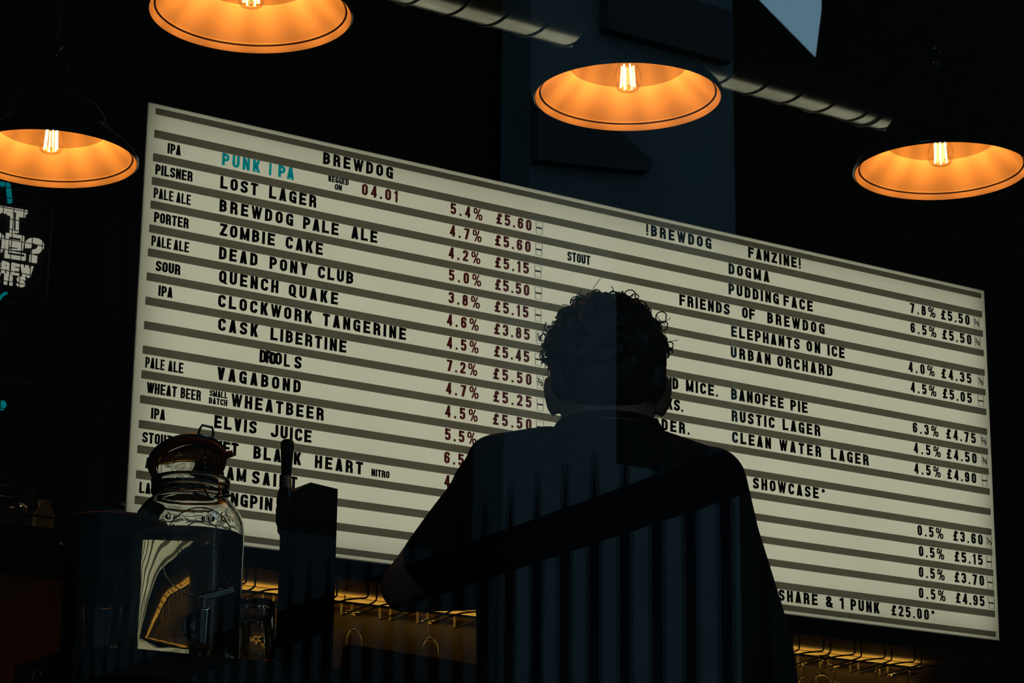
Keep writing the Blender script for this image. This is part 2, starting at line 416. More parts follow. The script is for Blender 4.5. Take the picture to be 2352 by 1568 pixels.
# ================================================================== the room
ZT = 3.5122                       # top of the menu board
def slab(name, a, b, mat): 
    m = MB(); m.box(a, b); return struct(m.build(name, mat, None, False))
slab('floor', (-5, -5.3, -.2), (7, .56, 0), M['floor'])
slab('ceiling', (-5, -5.3, 5.5), (7, .56, 5.7), M['ceiling'])
slab('wall_back', (-5, .36, 0), (7, .56, 5.5), M['wall'])
slab('wall_left', (-5.2, -5.3, 0), (-5, .56, 5.5), M['wall'])
slab('wall_right', (7, -5.3, 0), (7.2, .56, 5.5), M['wall'])
m = MB(); wx0, wx1, wz0, wz1 = -3.9, .3, .35, 2.75
m.box((-5, -5.3, 0), (wx0, -5.1, 5.5)); m.box((wx1, -5.3, 0), (7, -5.1, 5.5))
m.box((wx0, -5.3, 0), (wx1, -5.1, wz0)); m.box((wx0, -5.3, wz1), (wx1, -5.1, 5.5))
struct(m.build('wall_front', M['wall'], None, False))
m = MB(); fw = .06
m.box((wx0, -5.25, wz0), (wx0+fw, -5.15, wz1)); m.box((wx1-fw, -5.25, wz0), (wx1, -5.15, wz1))
m.box((wx0+fw, -5.25, wz0), (wx1-fw, -5.15, wz0+fw)); m.box((wx0+fw, -5.25, wz1-fw), (wx1-fw, -5.15, wz1))
win = struct(m.build('window_1', M['black_metal'], None, False))
m = MB(); m.box((wx0+fw, -5.206, wz0+fw), (wx1-fw, -5.2, wz1-fw)); m.build('pane', M['window_glass'], win, False)

# ================================================================== lit menu board
board = thing('menu_board', 'large backlit white letter board listing beers and prices on the back wall', 'menu board', (0, 0, ZT-1.5))
BW, BH = 3.8937, 1.5
m = MB()
m.box((-.004, .004, -.004), (0, .10, BH+.004)); m.box((BW, .004, -.004), (BW+.004, .10, BH+.004))
m.box((0, .004, -.004), (BW, .10, 0)); m.box((0, .004, BH), (BW, .10, BH+.004)); m.box((0, .096, 0), (BW, .10, BH))
m.build('cabinet_box', pmat('white_lined_cabinet', (.5,.5,.46), .7), board, False)
m = MB(); m.box((-.007, .004, -.007), (-.0042, .10, BH+.007)); m.box((BW+.0042, .004, -.007), (BW+.007, .10, BH+.007)); m.box((-.0042, .004, BH+.0042), (BW+.0042, .10, BH+.007)); m.box((-.0042, .004, -.007), (BW+.0042, .10, -.0042))
m.build('outer_trim', M['soffit'], board, False)
m = MB(); m.box((0, 0, 0), (BW, .003, BH)); m.build('light_panel', M['panel'], board, False)
for k in range(17):
    m = MB(); z = .0655 + k*.0856
    m.cyl((.03, .066, z), (BW-.03, .066, z), .006, n=8); m.build('tube_lamp', M['tubelamp'], board)
for k in range(18):
    m = MB()
    if k == 0: a, b = .0168, .0374
    elif k == 17: a, b = 1.4671, 1.4888
    else: a = .0967 + (k-1)*.0856; b = a + .0268
    m.box((.026, -.007, BH-b), (BW-.024, -.0005, BH-a)); m.build('letter_rail', M['rail'], board, False)
TEXT = [
 ('h', 0, [('BREWDOG', 0.6809, 0.9694)]),
 ('h', 0, [('!BREWDOG', 2.1077, 2.4239), ('FANZINE!', 2.6092, 2.8773)]),
 ('s', 1, [('IPA', 0.0756, 0.125)]),
 ('s', 2, [('PILSNER', 0.0345, 0.1741)]),
 ('s', 3, [('PALE', 0.0327, 0.1061), ('ALE', 0.1176, 0.1719)]),
 ('s', 4, [('PORTER', 0.0391, 0.1681)]),
 ('s', 5, [('PALE', 0.0341, 0.1071), ('ALE', 0.1168, 0.1741)]),
 ('s', 6, [('SOUR', 0.055, 0.1458)]),
 ('s', 7, [('IPA', 0.0694, 0.1211)]),
 ('s', 10, [('PALE', 0.0356, 0.1059), ('ALE', 0.1187, 0.1751)]),
 ('s', 11, [('WHEAT', 0.0468, 0.1554), ('BEER', 0.1699, 0.2444)]),
 ('s', 12, [('IPA', 0.0659, 0.1168)]),
 ('s', 13, [('STOUT', 0.0391, 0.1469)]),
 ('s', 14, [('AMBER', 0.0549, 0.1547)]),
 ('s', 15, [('LAGER', 0.0378, 0.1434)]),
 ('s', 2, [('STOUT', 1.7388, 1.843)]),
 ('n', 1, [('PUNK', 0.2835, 0.4315), ('I', 0.4676, 0.4762), ('PA', 0.5038, 0.5664)]),
 ('n', 2, [('LOST', 0.2809, 0.4266), ('LAGER', 0.4712, 0.6589)]),
 ('n', 3, [('BREWDOG', 0.2817, 0.5697), ('PALE', 0.6097, 0.752), ('ALE', 0.8054, 0.9113)]),
 ('n', 4, [('ZOMBIE', 0.2875, 0.5007), ('CAKE', 0.5437, 0.6916)]),
 ('n', 5, [('DEAD', 0.2883, 0.4362), ('PONY', 0.4838, 0.6336), ('CLUB', 0.6754, 0.8181)]),
 ('n', 6, [('QUENCH', 0.2924, 0.5216), ('QUAKE', 0.5627, 0.7591)]),
 ('n', 7, [('CLOCKWORK', 0.2932, 0.6575), ('TANGERINE', 0.7009, 1.0404)]),
 ('n', 8, [('CASK', 0.2973, 0.4492), ('LIBERTINE', 0.4981, 0.7984)]),
 ('n', 9, [('D', 0.4596, 0.4849), ('R', 0.4832, 0.5102), ('O', 0.4967, 0.5238), ('O', 0.5187, 0.5458), ('L', 0.5543, 0.5765), ('S', 0.5953, 0.6226)]),
 ('n', 10, [('VAGABOND', 0.3023, 0.6226)]),
 ('n', 11, [('WHEATBEER', 0.3608, 0.7168)]),
 ('n', 12, [('ELVIS', 0.2992, 0.4592), ('JUICE', 0.5143, 0.6719)]),
 ('n', 13, [('JET', 0.305, 0.3934), ('BLACK', 0.4513, 0.6343), ('HEART', 0.6888, 0.8789)]),
 ('n', 14, [('5AM', 0.3157, 0.427), ('SAINT', 0.4501, 0.6224)]),
 ('n', 15, [('KINGPIN', 0.3166, 0.5302)]),
 ('n', 1, [('DOGMA', 2.5093, 2.7136)]),
 ('n', 2, [('PUDDING', 2.5078, 2.7606), ('FACE', 2.7851, 2.936)]),
 ('n', 3, [('FRIENDS', 2.2652, 2.5108), ('OF', 2.5737, 2.6371), ('BREWDOG', 2.7009, 2.9948)]),
 ('n', 4, [('ELEPHANTS', 2.518, 2.8635), ('ON', 2.8995, 2.9695), ('ICE', 3.0081, 3.0973)]),
 ('n', 5, [('URBAN', 2.5144, 2.7126), ('ORCHARD', 2.7478, 3.0305)]),
 ('n', 7, [('AND', 2.1665, 2.2557), ('MICE.', 2.2933, 2.4474), ('BANOFEE', 2.5136, 2.7746), ('PIE', 2.81, 2.8967)]),
 ('n', 8, [('WORKS.', 2.086, 2.2778), ('RUSTIC', 2.5143, 2.7264), ('LAGER', 2.7681, 2.9592)]),
 ('n', 9, [('ODER.', 2.1346, 2.3082), ('CLEAN', 2.515, 2.707), ('WATER', 2.7507, 2.9611), ('LAGER', 3.0128, 3.2085)]),
 ('n', 11, [('BREWERY', 2.3459, 2.5825), ('SHOWCASE*', 2.6146, 2.9783)]),
 ('n', 16, [('1', 2.6827, 2.6956), ('SHARE', 2.732, 2.9254), ('&', 2.9673, 3.0026), ('1', 3.0381, 3.0582), ('PUNK', 3.0939, 3.2427)]),
 ('k', 1, [('KEGGED', 0.7052, 0.7872)]),
 ('k', 1, [('ON', 0.7319, 0.7604)]),
 ('p', 1, [('04.01', 0.8429, 0.9919)]),
 ('k', 11, [('SMALL', 0.277, 0.3443)]),
 ('k', 11, [('BATCH', 0.2754, 0.3443)]),
 ('k', 13, [('NITRO', 0.914, 0.9863)]),
 ('a', 1, [('5.4%', 1.2186, 1.3552)]),
 ('p', 1, [('£5.60', 1.4186, 1.574)]),
 ('i', 1, [('P', 1.5937, 1.6252)]),
 ('a', 2, [('4.7%', 1.2166, 1.3529)]),
 ('p', 2, [('£5.60', 1.4141, 1.571)]),
 ('i', 2, [('P', 1.5926, 1.624)]),
 ('a', 3, [('4.2%', 1.2128, 1.3486)]),
 ('p', 3, [('£5.15', 1.4154, 1.5642)]),
 ('i', 3, [('P', 1.5895, 1.6208)]),
 ('a', 4, [('5.0%', 1.2165, 1.3539)]),
 ('p', 4, [('£5.50', 1.4167, 1.567)]),
 ('i', 4, [('P', 1.5923, 1.6236)]),
 ('a', 5, [('3.8%', 1.2164, 1.3497)]),
 ('p', 5, [('£5.15', 1.4161, 1.5641)]),
 ('i', 5, [('P', 1.5932, 1.6224)]),
 ('a', 6, [('4.6%', 1.2108, 1.3455)]),
 ('p', 6, [('£3.85', 1.4155, 1.5708)]),
 ('i', 6, [('1/3', 1.598, 1.6271)]),
 ('a', 7, [('4.5%', 1.2126, 1.347)]),
 ('p', 7, [('£5.45', 1.4168, 1.5698)]),
 ('i', 7, [('P', 1.5949, 1.626)]),
 ('a', 8, [('7.2%', 1.2145, 1.3428)]),
 ('p', 8, [('£5.50', 1.4143, 1.5804)]),
 ('i', 8, [('2/3', 1.6035, 1.6345)]),
 ('a', 9, [('4.7%', 1.2126, 1.3499)]),
 ('p', 9, [('£5.25', 1.4157, 1.5813)]),
 ('i', 9, [('P', 1.6044, 1.6353)]),
 ('a', 10, [('4.5%', 1.2108, 1.3477)]),
 ('p', 10, [('£5.50', 1.4151, 1.5822)]),
 ('i', 10, [('P', 1.6033, 1.636)]),
 ('a', 11, [('5.5%', 1.2126, 1.3436)]),
 ('p', 11, [('£5.50', 1.4164, 1.5793)]),
 ('i', 11, [('P', 1.6041, 1.6368)]),
 ('a', 12, [('6.5%', 1.2108, 1.3433)]),
 ('p', 12, [('£5.50', 1.4178, 1.5802)]),
 ('a', 13, [('4.7%', 1.2127, 1.3448)]),
 ('p', 13, [('£5.25', 1.4191, 1.5811)]),
 ('a', 1, [('7.8%', 3.4621, 3.5999)]),
 ('p', 1, [('£5.50', 3.6341, 3.7943)]),
 ('i', 1, [('2/3', 3.8167, 3.8516)]),
 ('a', 2, [('6.5%', 3.4607, 3.6007)]),
 ('p', 2, [('£5.50', 3.6372, 3.7996)]),
 ('i', 2, [('2/3', 3.8195, 3.8518)]),
 ('a', 4, [('4.0%', 3.4412, 3.5828)]),
 ('p', 4, [('£4.35', 3.6239, 3.7904)]),
 ('i', 4, [('1/3', 3.8275, 3.8597)]),
 ('a', 5, [('4.5%', 3.4494, 3.5883)]),
 ('p', 5, [('£5.05', 3.627, 3.7882)]),
 ('i', 5, [('P', 3.8227, 3.8574)]),
 ('a', 7, [('6.3%', 3.4537, 3.5921)]),
 ('p', 7, [('£4.75', 3.6379, 3.801)]),
 ('i', 7, [('2/3', 3.8305, 3.8626)]),
 ('a', 8, [('4.5%', 3.4546, 3.5999)]),
 ('p', 8, [('£4.50', 3.636, 3.8013)]),
 ('i', 8, [('2/3', 3.8307, 3.8627)]),
 ('a', 9, [('4.5%', 3.4531, 3.5957)]),
 ('p', 9, [('£4.90', 3.6341, 3.7941)]),
 ('i', 9, [('P', 3.8259, 3.8579)]),
 ('a', 12, [('0.5%', 3.4604, 3.5974)]),
 ('p', 12, [('£3.60', 3.6547, 3.8165)]),
 ('i', 12, [('1/3', 3.836, 3.8678)]),
 ('a', 13, [('0.5%', 3.4635, 3.598)]),
 ('p', 13, [('£5.15', 3.6575, 3.8117)]),
 ('i', 13, [('P', 3.8336, 3.8629)]),
 ('a', 14, [('0.5%', 3.4596, 3.5961)]),
 ('p', 14, [('£3.70', 3.6532, 3.8142)]),
 ('i', 14, [('P', 3.8312, 3.8653)]),
 ('a', 15, [('0.5%', 3.4558, 3.5966)]),
 ('p', 15, [('£4.95', 3.6559, 3.8118)]),
 ('i', 15, [('P', 3.8336, 3.8676)]),
 ('p', 16, [('£25.00*', 3.3066, 3.5359)]),
]
GAPS = {'style_label': (.0370, .58, .225), 'beer_name': (.0450, .62, .235), 'strength': (.0435, .52, .215), 'price': (.0440, .54, .215),
        'heading': (.0450, .62, .235), 'note': (.0220, .60, .215)}
KN = {'s': 'style_label', 'n': 'beer_name', 'a': 'strength', 'p': 'price', 'i': 'glass_icon', 'h': 'heading', 'k': 'note'}
def onb(x, z, d): return (x, -.0085 + d, z)
for kind, row, words in TEXT:
    rail_top = BH - (.0967 + row*.0856)            # top edge of the rail under this row
    name = KN[kind]; m = MB()
    if kind == 'i':
        t, u0, u1 = words[0]; z0, z1 = rail_top+.006, rail_top+.052; wd = u1-u0; e = .0022
        m.tube([(u0, -.008, z1), (u0+wd*.1, -.008, z0), (u1-wd*.1, -.008, z0), (u1, -.008, z1)], .0011, 5, True)
        if t == 'P':
            m.box((u0+wd*.12, -.0085, z0+.021), (u1-wd*.12, -.0065, z0+.0265)); o = m.build(name, M['icon'], board, False)
        else:
            lay_text(m, t[0], u0+wd*.14, u0+wd*.42, z1-.024, .017, onb, t=.2); lay_text(m, t[2], u0+wd*.55, u0+wd*.86, z0+.009, .017, onb, t=.2)
            m.prism([(u0+wd*.2, z0+.012), (u0+wd*.3, z0+.012), (u0+wd*.8, z1-.012), (u0+wd*.7, z1-.012)], -.0085, -.0065) 
            o = m.build(name, M['icon'], board, False)
        continue
    h, cw, t = GAPS[name]
    for tx, u0, u1 in words:
        base = rail_top + (.0105 if kind != 's' else .0105)
        if kind == 'k': base = rail_top + {'KEGGED': .0345, 'ON': .0085, 'SMALL': .0335, 'BATCH': .0075, 'NITRO': .0105}[tx]
        hh = h*1.18 if tx == 'NITRO' else h
        base += random.uniform(-.0012, .0012) if kind == 'n' else 0
        m = MB(); lay_text(m, tx, u0, u1, base, hh, onb, cw, t); 
        mat = M['maroon'] if kind in 'pa' and words[0][1] < 3.3 else M['ink']
        if kind == 'n' and words[0][0] == 'PUNK': mat = M['teal_ink']
        o = m.build(name, mat, board, False)
        if mat is M['teal_ink']: o['label'] = 'turquoise letters on the first beer line'

# ================================================================== soffit, warm light, glass racks
so = thing('soffit_box', 'black boxed soffit behind and below the lit menu board', 'soffit', (2, .2, 1.945))
m = MB(); m.box((-2.02, -.098, .012), (2.12, .155, 1.655)); m.box((-2.02, -.19, .005), (2.12, -.098, .06)); m.build('box', M['soffit'], so, False)
m = MB(); m.box((-2.02, -.17, .001), (2.12, .155, .0045)); m.build('underside', M['gold_ply'], so, False)
m = MB(); m.box((.02, .35, 1.05), (4.12, .3599, 1.944)); tag(m.build('ochre_panel', M['ochre'], None, False), 'ochre wall panel glowing under the soffit behind hanging glasses', 'wall panel')
led = thing('led_strip', 'thin warm light strip tucked under the black soffit along the wall', 'light strip', (1.7, .33, 1.93))
m = MB(); m.box((-1.45, -.004, -.012), (2.04, .004, -.009)); m.build('glowing_tape', M['led'], led, False)
m = MB(); m.box((-1.46, -.012, -.0155), (2.06, -.009, -.006))
[m.box((x, -.012, -.0155), (x+.004, -.009, .0155)) for x in (-1.46, -.7, .05, .8, 1.55, 2.05)]; m.box((-1.46, -.001, -.0155), (2.06, .015, -.0125)); m.build('channel', M['black_metal'], led, False)  # back plate under the tape added to hold light off the wall

def make_rack():
    t = thing('glass_rack', 'black wire glass rack hanging under the soffit', 'glass rack', (0, .05, 1.945), group='wire glass racks under the soffit')
    for sx in (0, 1):
        m = MB()
        if sx == 0: pts = [(-.017,0,0), (-.017,0,-.044), (-.022,.003,-.052), (-.06,.012,-.057), (-.085,.03,-.061), (-.095,.06,-.064), (-.097,.25,-.077)]
        else: pts = [(.017,0,0), (.017,0,-.048), (.018,.004,-.056), (.022,.03,-.060), (.022,.06,-.063), (.018,.25,-.077)]
        m.tube(pts, .0033, 8); p = pts[-1]
        wr = m.build('wire', M['black_metal'], t)
        m = MB(); m.tube([(p[0], p[1], p[2]-.002), (p[0], p[1]+.004, p[2]+.012), (p[0], p[1]+.004, p[2]+.044)], .0042, 8); m.build('peg_tip', M['cap'], wr)
    return t
rk = make_rack(); X0, PX = .963, .158
first = True
for i in list(range(-3, 4)) + list(range(9, 18)):
    lab = 'black wire glass rack under the soffit %s' % ('left of the person' if i < 4 else 'right of the person')
    if first: rk.location.x = X0 + PX*i; rk['label'] = lab; first = False
    else: dup(rk, (X0 + PX*i, .05, 1.945), lab)

wine_mat = solid_glass('wine_glass', 1.5, (.98,.98,.96))
def make_wine():
    t = thing('wine_glass', '', 'wine glass', (0, 0, 0), group='stemmed glasses hanging from the wire racks')
    m = MB(); m.lathe([(.0001, .003), (.034, .0005), (.0345, .002), (.033, .0035), (.012, .0075), (.0001, .009)][::-1] , 32, (0,0,-.004)); m.build('foot', wine_mat, t)
    m = MB(); m.lathe([(.0001, -.0125), (.009, -.012), (.006, -.02), (.0048, -.05), (.007, -.075), (.0001, -.078)], 20, (0,0,.012)); m.build('stem', wine_mat, t)
    m = MB(); m.lathe([(.006, 0), (.02, -.008), (.034, -.03), (.038, -.06), (.036, -.09), (.032, -.112), (.0305, -.112), (.0345, -.09), (.0365, -.06), (.0325, -.031), (.019, -.0105), (.0001, -.004)], 32, (0,0,-.064)); m.build('bowl', wine_mat, t)
    return t
wg = make_wine(); spots = [(0, .20), (2, .20), (9, .09), (10, .2), (11, .07), (11, .21), (12, .14), (13, .08), (13, .2), (14, .19), (15, .12), (16, .1), (16, .21)]
for q, (i, dy) in enumerate(spots):
    loc = (X0 + PX*i + .0385, .05+dy, 1.945 - .0605 - .0171*(dy/.25) + .008)
    lab = ['stemmed glass hanging just right of the beer tower', 'stemmed glass hanging beside the left of the person'][q] if q < 2 else 'stemmed glass among those hanging right of the person'
    if q == 0: wg.location = loc; wg['label'] = lab
    else: dup(wg, loc, lab)

# ================================================================== pendant lamps
def make_lamp():
    t = thing('pendant_lamp', '', 'pendant lamp', (0,0,0), group='black enamel pendant lamps over the bar')
    m = MB()
    out = [(.2,.0),(.2035,.004),(.2025,.012),(.196,.022),(.18,.038),(.160,.056),(.143,.070),(.134,.080),(.128,.095),(.120,.112),(.108,.128),(.09,.140),(.065,.150),(.048,.156),(.04,.17),(.034,.20),(.03,.235),(.022,.245),(.0001,.246)]
    m.lathe(out, 96); 
    inn0 = [(.2,.0),(.1985,.001)]
    m.lathe(inn0, 96); sh = m.build('shade', M['enamel_black'], t, True, 60)
    m = MB()
    inn = [(.1985,.001),(.1935,.0065),(.1895,.0135),(.1875,.0140),(.1868,.0172),(.178,.0262),(.160,.0425),(.143,.0585),(.128,.0725),(.1258,.0750)]
    m.lathe(inn, 96); m.build('lining', M['enamel_white'], sh, True, 25)
    m = MB(); m.lathe([(.1258,.0750),(.1245,.0790),(.123,.094),(.116,.108),(.104,.122),(.087,.134),(.063,.144),(.046,.150),(.0001,.151)], 96); m.build('neck_lining', M['dark_lining'], sh, True, 40)
    m = MB(); m.tube([(.1878*math.cos(a), .1878*math.sin(a), .0142) for a in [2*PI*k/96 for k in range(96)]], .0016, 6, True); m.build('rim_seam', M['groove'], sh)
    m = MB(); m.cyl((0,0,.150), (0,0,.100), .018, .0165, 24); hd = m.build('lamp_holder', M['black_plastic'], t)
    m = MB(); m.lathe([(.0135,.104),(.0145,.096),(.020,.080),(.0285,.058),(.0308,.044),(.029,.031),(.022,.021),(.012,.0165),(.0001,.0155)], 32); bl = m.build('bulb', M['bulb_glass'], t)
    m = MB()
    for k in range(6):
        a = 2*PI*k/6 + .3
        m.cyl((.0155*math.cos(a), .0155*math.sin(a), .026), (.0125*math.cos(a), .0125*math.sin(a), .074), .0015, n=6)
    m.build('filament', M['filament'], bl)
    m = MB(); m.cyl((0,0,.100), (0,0,.03), .0022, n=8)
    for k in range(6):
        a = 2*PI*k/6 + .3; m.tube([(0,0,.03), (.006*math.cos(a), .006*math.sin(a), .0245), (.0155*math.cos(a), .0155*math.sin(a), .026)], .0005, 5)
    m.build('filament_stem', wine_mat, bl)
    # small rating marks printed inside the skirt
    m = MB()
    def onskirt(x, z, d):
        a = -PI/2 - .30 + x; rr = .1845 - z*.74; zz = .0200 + z*.674
        return ((rr-.0006-d*.5)*math.cos(a), (rr-.0006-d*.5)*math.sin(a), zz)
    lay_text(m, 'CE', .205, .255, .0125, .010, onskirt, .7, .2, .0004)
    for a, b, z0, z1 in ((0,.04,.013,.021),(.05,.09,.012,.018),(.10,.15,.017,.019),(.155,.19,.012,.018),(0,.05,.003,.006),(.06,.11,.003,.006),(.12,.15,.003,.007),(.16,.19,.003,.007),(.21,.24,.0,.003)):
        q = [onskirt(x, z, 0) for x, z in ((a,z0),(b,z0),(b,z1),(a,z1))] + [onskirt(x, z, .0004) for x, z in ((a,z0),(b,z0),(b,z1),(a,z1))]
        m.add(q, [(0,1,2,3),(7,6,5,4),(0,4,5,1),(1,5,6,2),(2,6,7,3),(3,7,4,0)])
    m.build('rating_print', M['ink'], sh, False)
    m = MB(); m.tube([(.012*math.sin(a), 0, .262+.017*math.cos(a)) for a in [2*PI*k/20 for k in range(20)]], .003, 8, True); m.build('hanging_loop', M['chrome'], t)
    m = MB(); m.tube([(0, .011*math.sin(a), .292+.019*math.cos(a)) for a in [2*PI*k/20 for k in range(20)]], .0026, 8, True); m.build('carabiner', M['chrome'], t)
    m = MB(); m.tube([(0,0,.308), (-.004,0,.5), (-.006,0,1.2), (0,0,3.13)], .0019, 6); m.build('suspension_wire', M['brass'], t)
    m = MB(); m.tube([(.03,0,.21), (.036,0,.30), (.030,0,.5), (.034,0,1.2), (.02,0,3.13)], .0028, 6); m.build('power_cord', M['black_plastic'], t)
    m = MB(); m.lathe([(.0001,3.10),(.045,3.10),(.05,3.112),(.05,3.13),(.0001,3.13)], 32); m.build('ceiling_rose', M['black_metal'], t)
    return t
lp = make_lamp()
LAMPS = [((-1.2262, -2.2621, 2.37), 'lit black pendant lamp at the left edge, beside the turquoise sign', 1.15),
         ((-1.2247, -3.2748, 2.37), 'lit black pendant lamp cut by the top edge, nearest of the four', .3),
         ((-.3519, -3.3306, 2.37), 'lit black pendant lamp hanging above the middle of the menu board', 0),
         ((.5161, -3.3613, 2.37), 'lit black pendant lamp at the right, above the right end of the board', .5)]
for q, (loc, lab, rz) in enumerate(LAMPS):
    if q == 0: lp.location = loc; lp.rotation_euler.z = rz; lp['label'] = lab
    else: dup(lp, loc, lab, rz=rz)

# ================================================================== spiral duct under the ceiling
dz, dy, dr = 3.80, -1.0, .16
du = thing('air_duct', 'round spiral metal air duct running under the dark ceiling above the board', 'air duct', (2, dy, dz))
m = MB(); m.cyl((-4.5,0,0), (4.9,0,0), dr, n=64); m.build('pipe', M['galv'], du)
m = MB(); pts = []
for k in range(60*32+1):
    x = -4.4 + .155*k/32; a = 2*PI*k/32
    if x > 4.85: break
    pts.append((x, (dr+.0015)*math.sin(a), (dr+.0015)*math.cos(a)))
m.tube(pts, .0045, 5); m.build('spiral_seam', M['black_metal'], du)
for x in (-2.6, .4, 3.4):
    m = MB(); m.tube([(x, (dr+.003)*math.sin(a), (dr+.003)*math.cos(a)) for a in [2*PI*k/40 for k in range(40)]], .006, 6, True)
    m.cyl((x,0,dr), (x,0,1.7), .005, n=8); m.build('hanger', M['black_metal'], du)

# ================================================================== lit sign behind wire mesh, left of the board
sg = thing('bar_sign', 'glowing cream and turquoise lettered sign behind wire mesh at the left edge', 'sign', (-.7, .3, 3.0))
m = MB(); m.box((-.25, .03, -.45), (.55, .06, .42)); m.build('sign_board', M['sign_back'], sg, False)
def sgf(x, z, d): return (x, .026 + d, z)
# letters of the sign (local to the sign root)
def dbl(mb, polys):
    for pl in polys: mb.prism(pl, .018, .028)
def SP(mb, text, x0, x1, z, h, cw, t): lay_text(mb, text, x0, x1, z, h, sgf, cw, t, .008)
ox, oz = -.7, 3.0
m = MB()
WH = [[(0.3383, 0.1513), (0.4111, 0.1529), (0.4113, 0.1406), (0.4039, 0.1398), (0.4041, 0.1269), (0.3828, 0.1261), (0.3806, 0.125), (0.3839, 0.0677), (0.376, 0.0649), (0.3735, 0.1107), (0.3733, 0.1365), (0.4008, 0.137), (0.4012, 0.1403), (0.3392, 0.1389)], [(0.3395, 0.1348), (0.3621, 0.1343), (0.3639, 0.1089), (0.3645, 0.0769), (0.3713, 0.0717), (0.3703, 0.0635), (0.3542, 0.0637), (0.3532, 0.1229), (0.3402, 0.1253)], [(0.341, 0.0586), (0.4046, 0.0587), (0.4058, 0.0412), (0.3961, 0.0404), (0.3955, 0.0499), (0.3504, 0.0492), (0.3502, -0.0171), (0.4129, -0.0152), (0.4138, -0.0038), (0.3752, -0.0061), (0.3576, -0.0077), (0.3583, 0.0052), (0.4047, 0.0105), (0.4033, 0.0071), (0.3649, 0.0032), (0.3637, -0.0028), (0.4149, -0.002), (0.4153, -0.0266), (0.3422, -0.0297)], [(0.356, 0.0384), (0.406, 0.0381), (0.4033, 0.0077), (0.3871, 0.0073), (0.3873, 0.0144), (0.3577, 0.0131)], [(0.4123, 0.0408), (0.4227, 0.0541), (0.4403, 0.0589), (0.4582, 0.0591), (0.4733, 0.0522), (0.479, 0.0404), (0.4783, 0.0273), (0.4648, 0.0088), (0.436, 0.0019), (0.4368, 0.0149), (0.451, 0.0207), (0.4614, 0.0355), (0.4497, 0.0398), (0.4414, 0.043), (0.434, 0.032), (0.4346, 0.0225), (0.4138, 0.0186)], [(0.4315, -0.0022), (0.4565, -0.0024), (0.4569, -0.028), (0.4316, -0.0278)], [(0.3005, 0.0519), (0.3163, 0.0543), (0.3296, 0.0478), (0.3369, 0.0268), (0.3361, 0.0011), (0.3276, -0.0148), (0.3059, -0.0236), (0.3051, -0.0126), (0.3221, -0.0047), (0.3283, 0.0124), (0.3269, 0.0313), (0.3172, 0.0423), (0.3013, 0.0409)], [(0.2999, 0.1496), (0.3351, 0.1516), (0.3361, 0.1286), (0.3255, 0.1273), (0.3236, 0.1317), (0.3176, 0.1257), (0.3019, 0.1211)]]
TE = [[(0.2872, 0.2358), (0.3354, 0.239), (0.3422, 0.2339), (0.353, 0.181), (0.3526, 0.1686), (0.3398, 0.1671), (0.3301, 0.2217), (0.2883, 0.2214)], [(0.3266, -0.1783), (0.344, -0.1547), (0.3632, -0.146), (0.3601, -0.1567), (0.3449, -0.1672), (0.3364, -0.1829), (0.3272, -0.1876)], [(0.323, -0.5335), (0.3767, -0.5301), (0.3839, -0.5442), (0.3759, -0.562), (0.3254, -0.5663)]]
dbl(m, WH)
SP(m, 'BREW', 0.2999, 0.4464, -0.0842, 0.04332, .8, .3)
SP(m, 'ERS', 0.3013, 0.4232, -0.12259999999999999, 0.03876, .8, .3)
m.build('cream_lettering', M['sign_white'], sg, False)
m = MB(); dbl(m, TE); m.build('turquoise_outline', M['sign_teal'], sg, False)

me_ = thing('mesh_screen', 'fine black square wire mesh screen in front of the lettered sign', 'mesh screen', (-.6, .2, 2.1))
m = MB()
for k in range(25): m.cyl((-.55 + k*.0365, 0, 0), (-.55 + k*.0365, 0, 1.75), .0014, n=6)
for k in range(48): m.cyl((-.55, .002, .02 + k*.0365), (.36, .002, .02 + k*.0365), .0014, n=6)
m.build('wire_mesh', M['mesh_wire'], me_)
m = MB(); m.box((-.57, -.006, -.131), (-.55, .012, 1.77)); m.box((.355, -.006, -.131), (.37, .012, 1.77)); m.build('mesh_frame', M['soffit'], me_, False)

# ================================================================== left shelf with glass and bottle
cb = thing('tall_cabinet', 'tall brown timber cabinet with a pale edge at the lower left', 'cabinet', (-.78, .13, 0))
m = MB(); m.box((-.55, -.22, 0), (.545, .225, 1.812)); m.build('body', M['bar'], cb, False)
m = MB(); m.box((-.545, -.232, .02), (.541, -.2205, 1.806)); m.build('door', M['cabinet'], cb, False)
m = MB(); m.box((.5415, -.234, .01), (.546, -.2205, 1.808)); m.build('edge_strip', M['steel'], cb, False)
m = MB(); m.box((-1.33, -.10, 1.813), (-.228, .355, 1.968)); tag(m.build('shelf_box', M['bar'], None, False), 'dark shelf box on top of the tall brown cabinet', 'shelf')
l2 = thing('led_strip', 'added hidden warm light strip along the back of the dark left shelf', 'light strip', (-.78, .33, 1.968))  # added, unseen: brightens the tumbler and bottle from behind
m = MB(); m.box((-.3, -.004, .012), (.50, .004, .016)); m.build('glowing_tape', M['led_fill'], l2, False)
m = MB(); m.box((-.31, -.008, 0), (.51, .008, .0118)); m.build('channel', M['black_metal'], l2, False)
gr = thing('gallery_rail', 'thin metal gallery rail along the front of the dark left shelf', 'rail', (-.78, -.09, 1.968))
m = MB(); m.cyl((-.5, 0, .037), (.548, 0, .037), .0042, n=10); m.build('bar', M['brass'], gr)
for x in (-.45, .05, .54):
    m = MB(); m.cyl((x, 0, 0), (x, 0, .036), .004, n=8); m.build('post', M['black_metal'], gr)

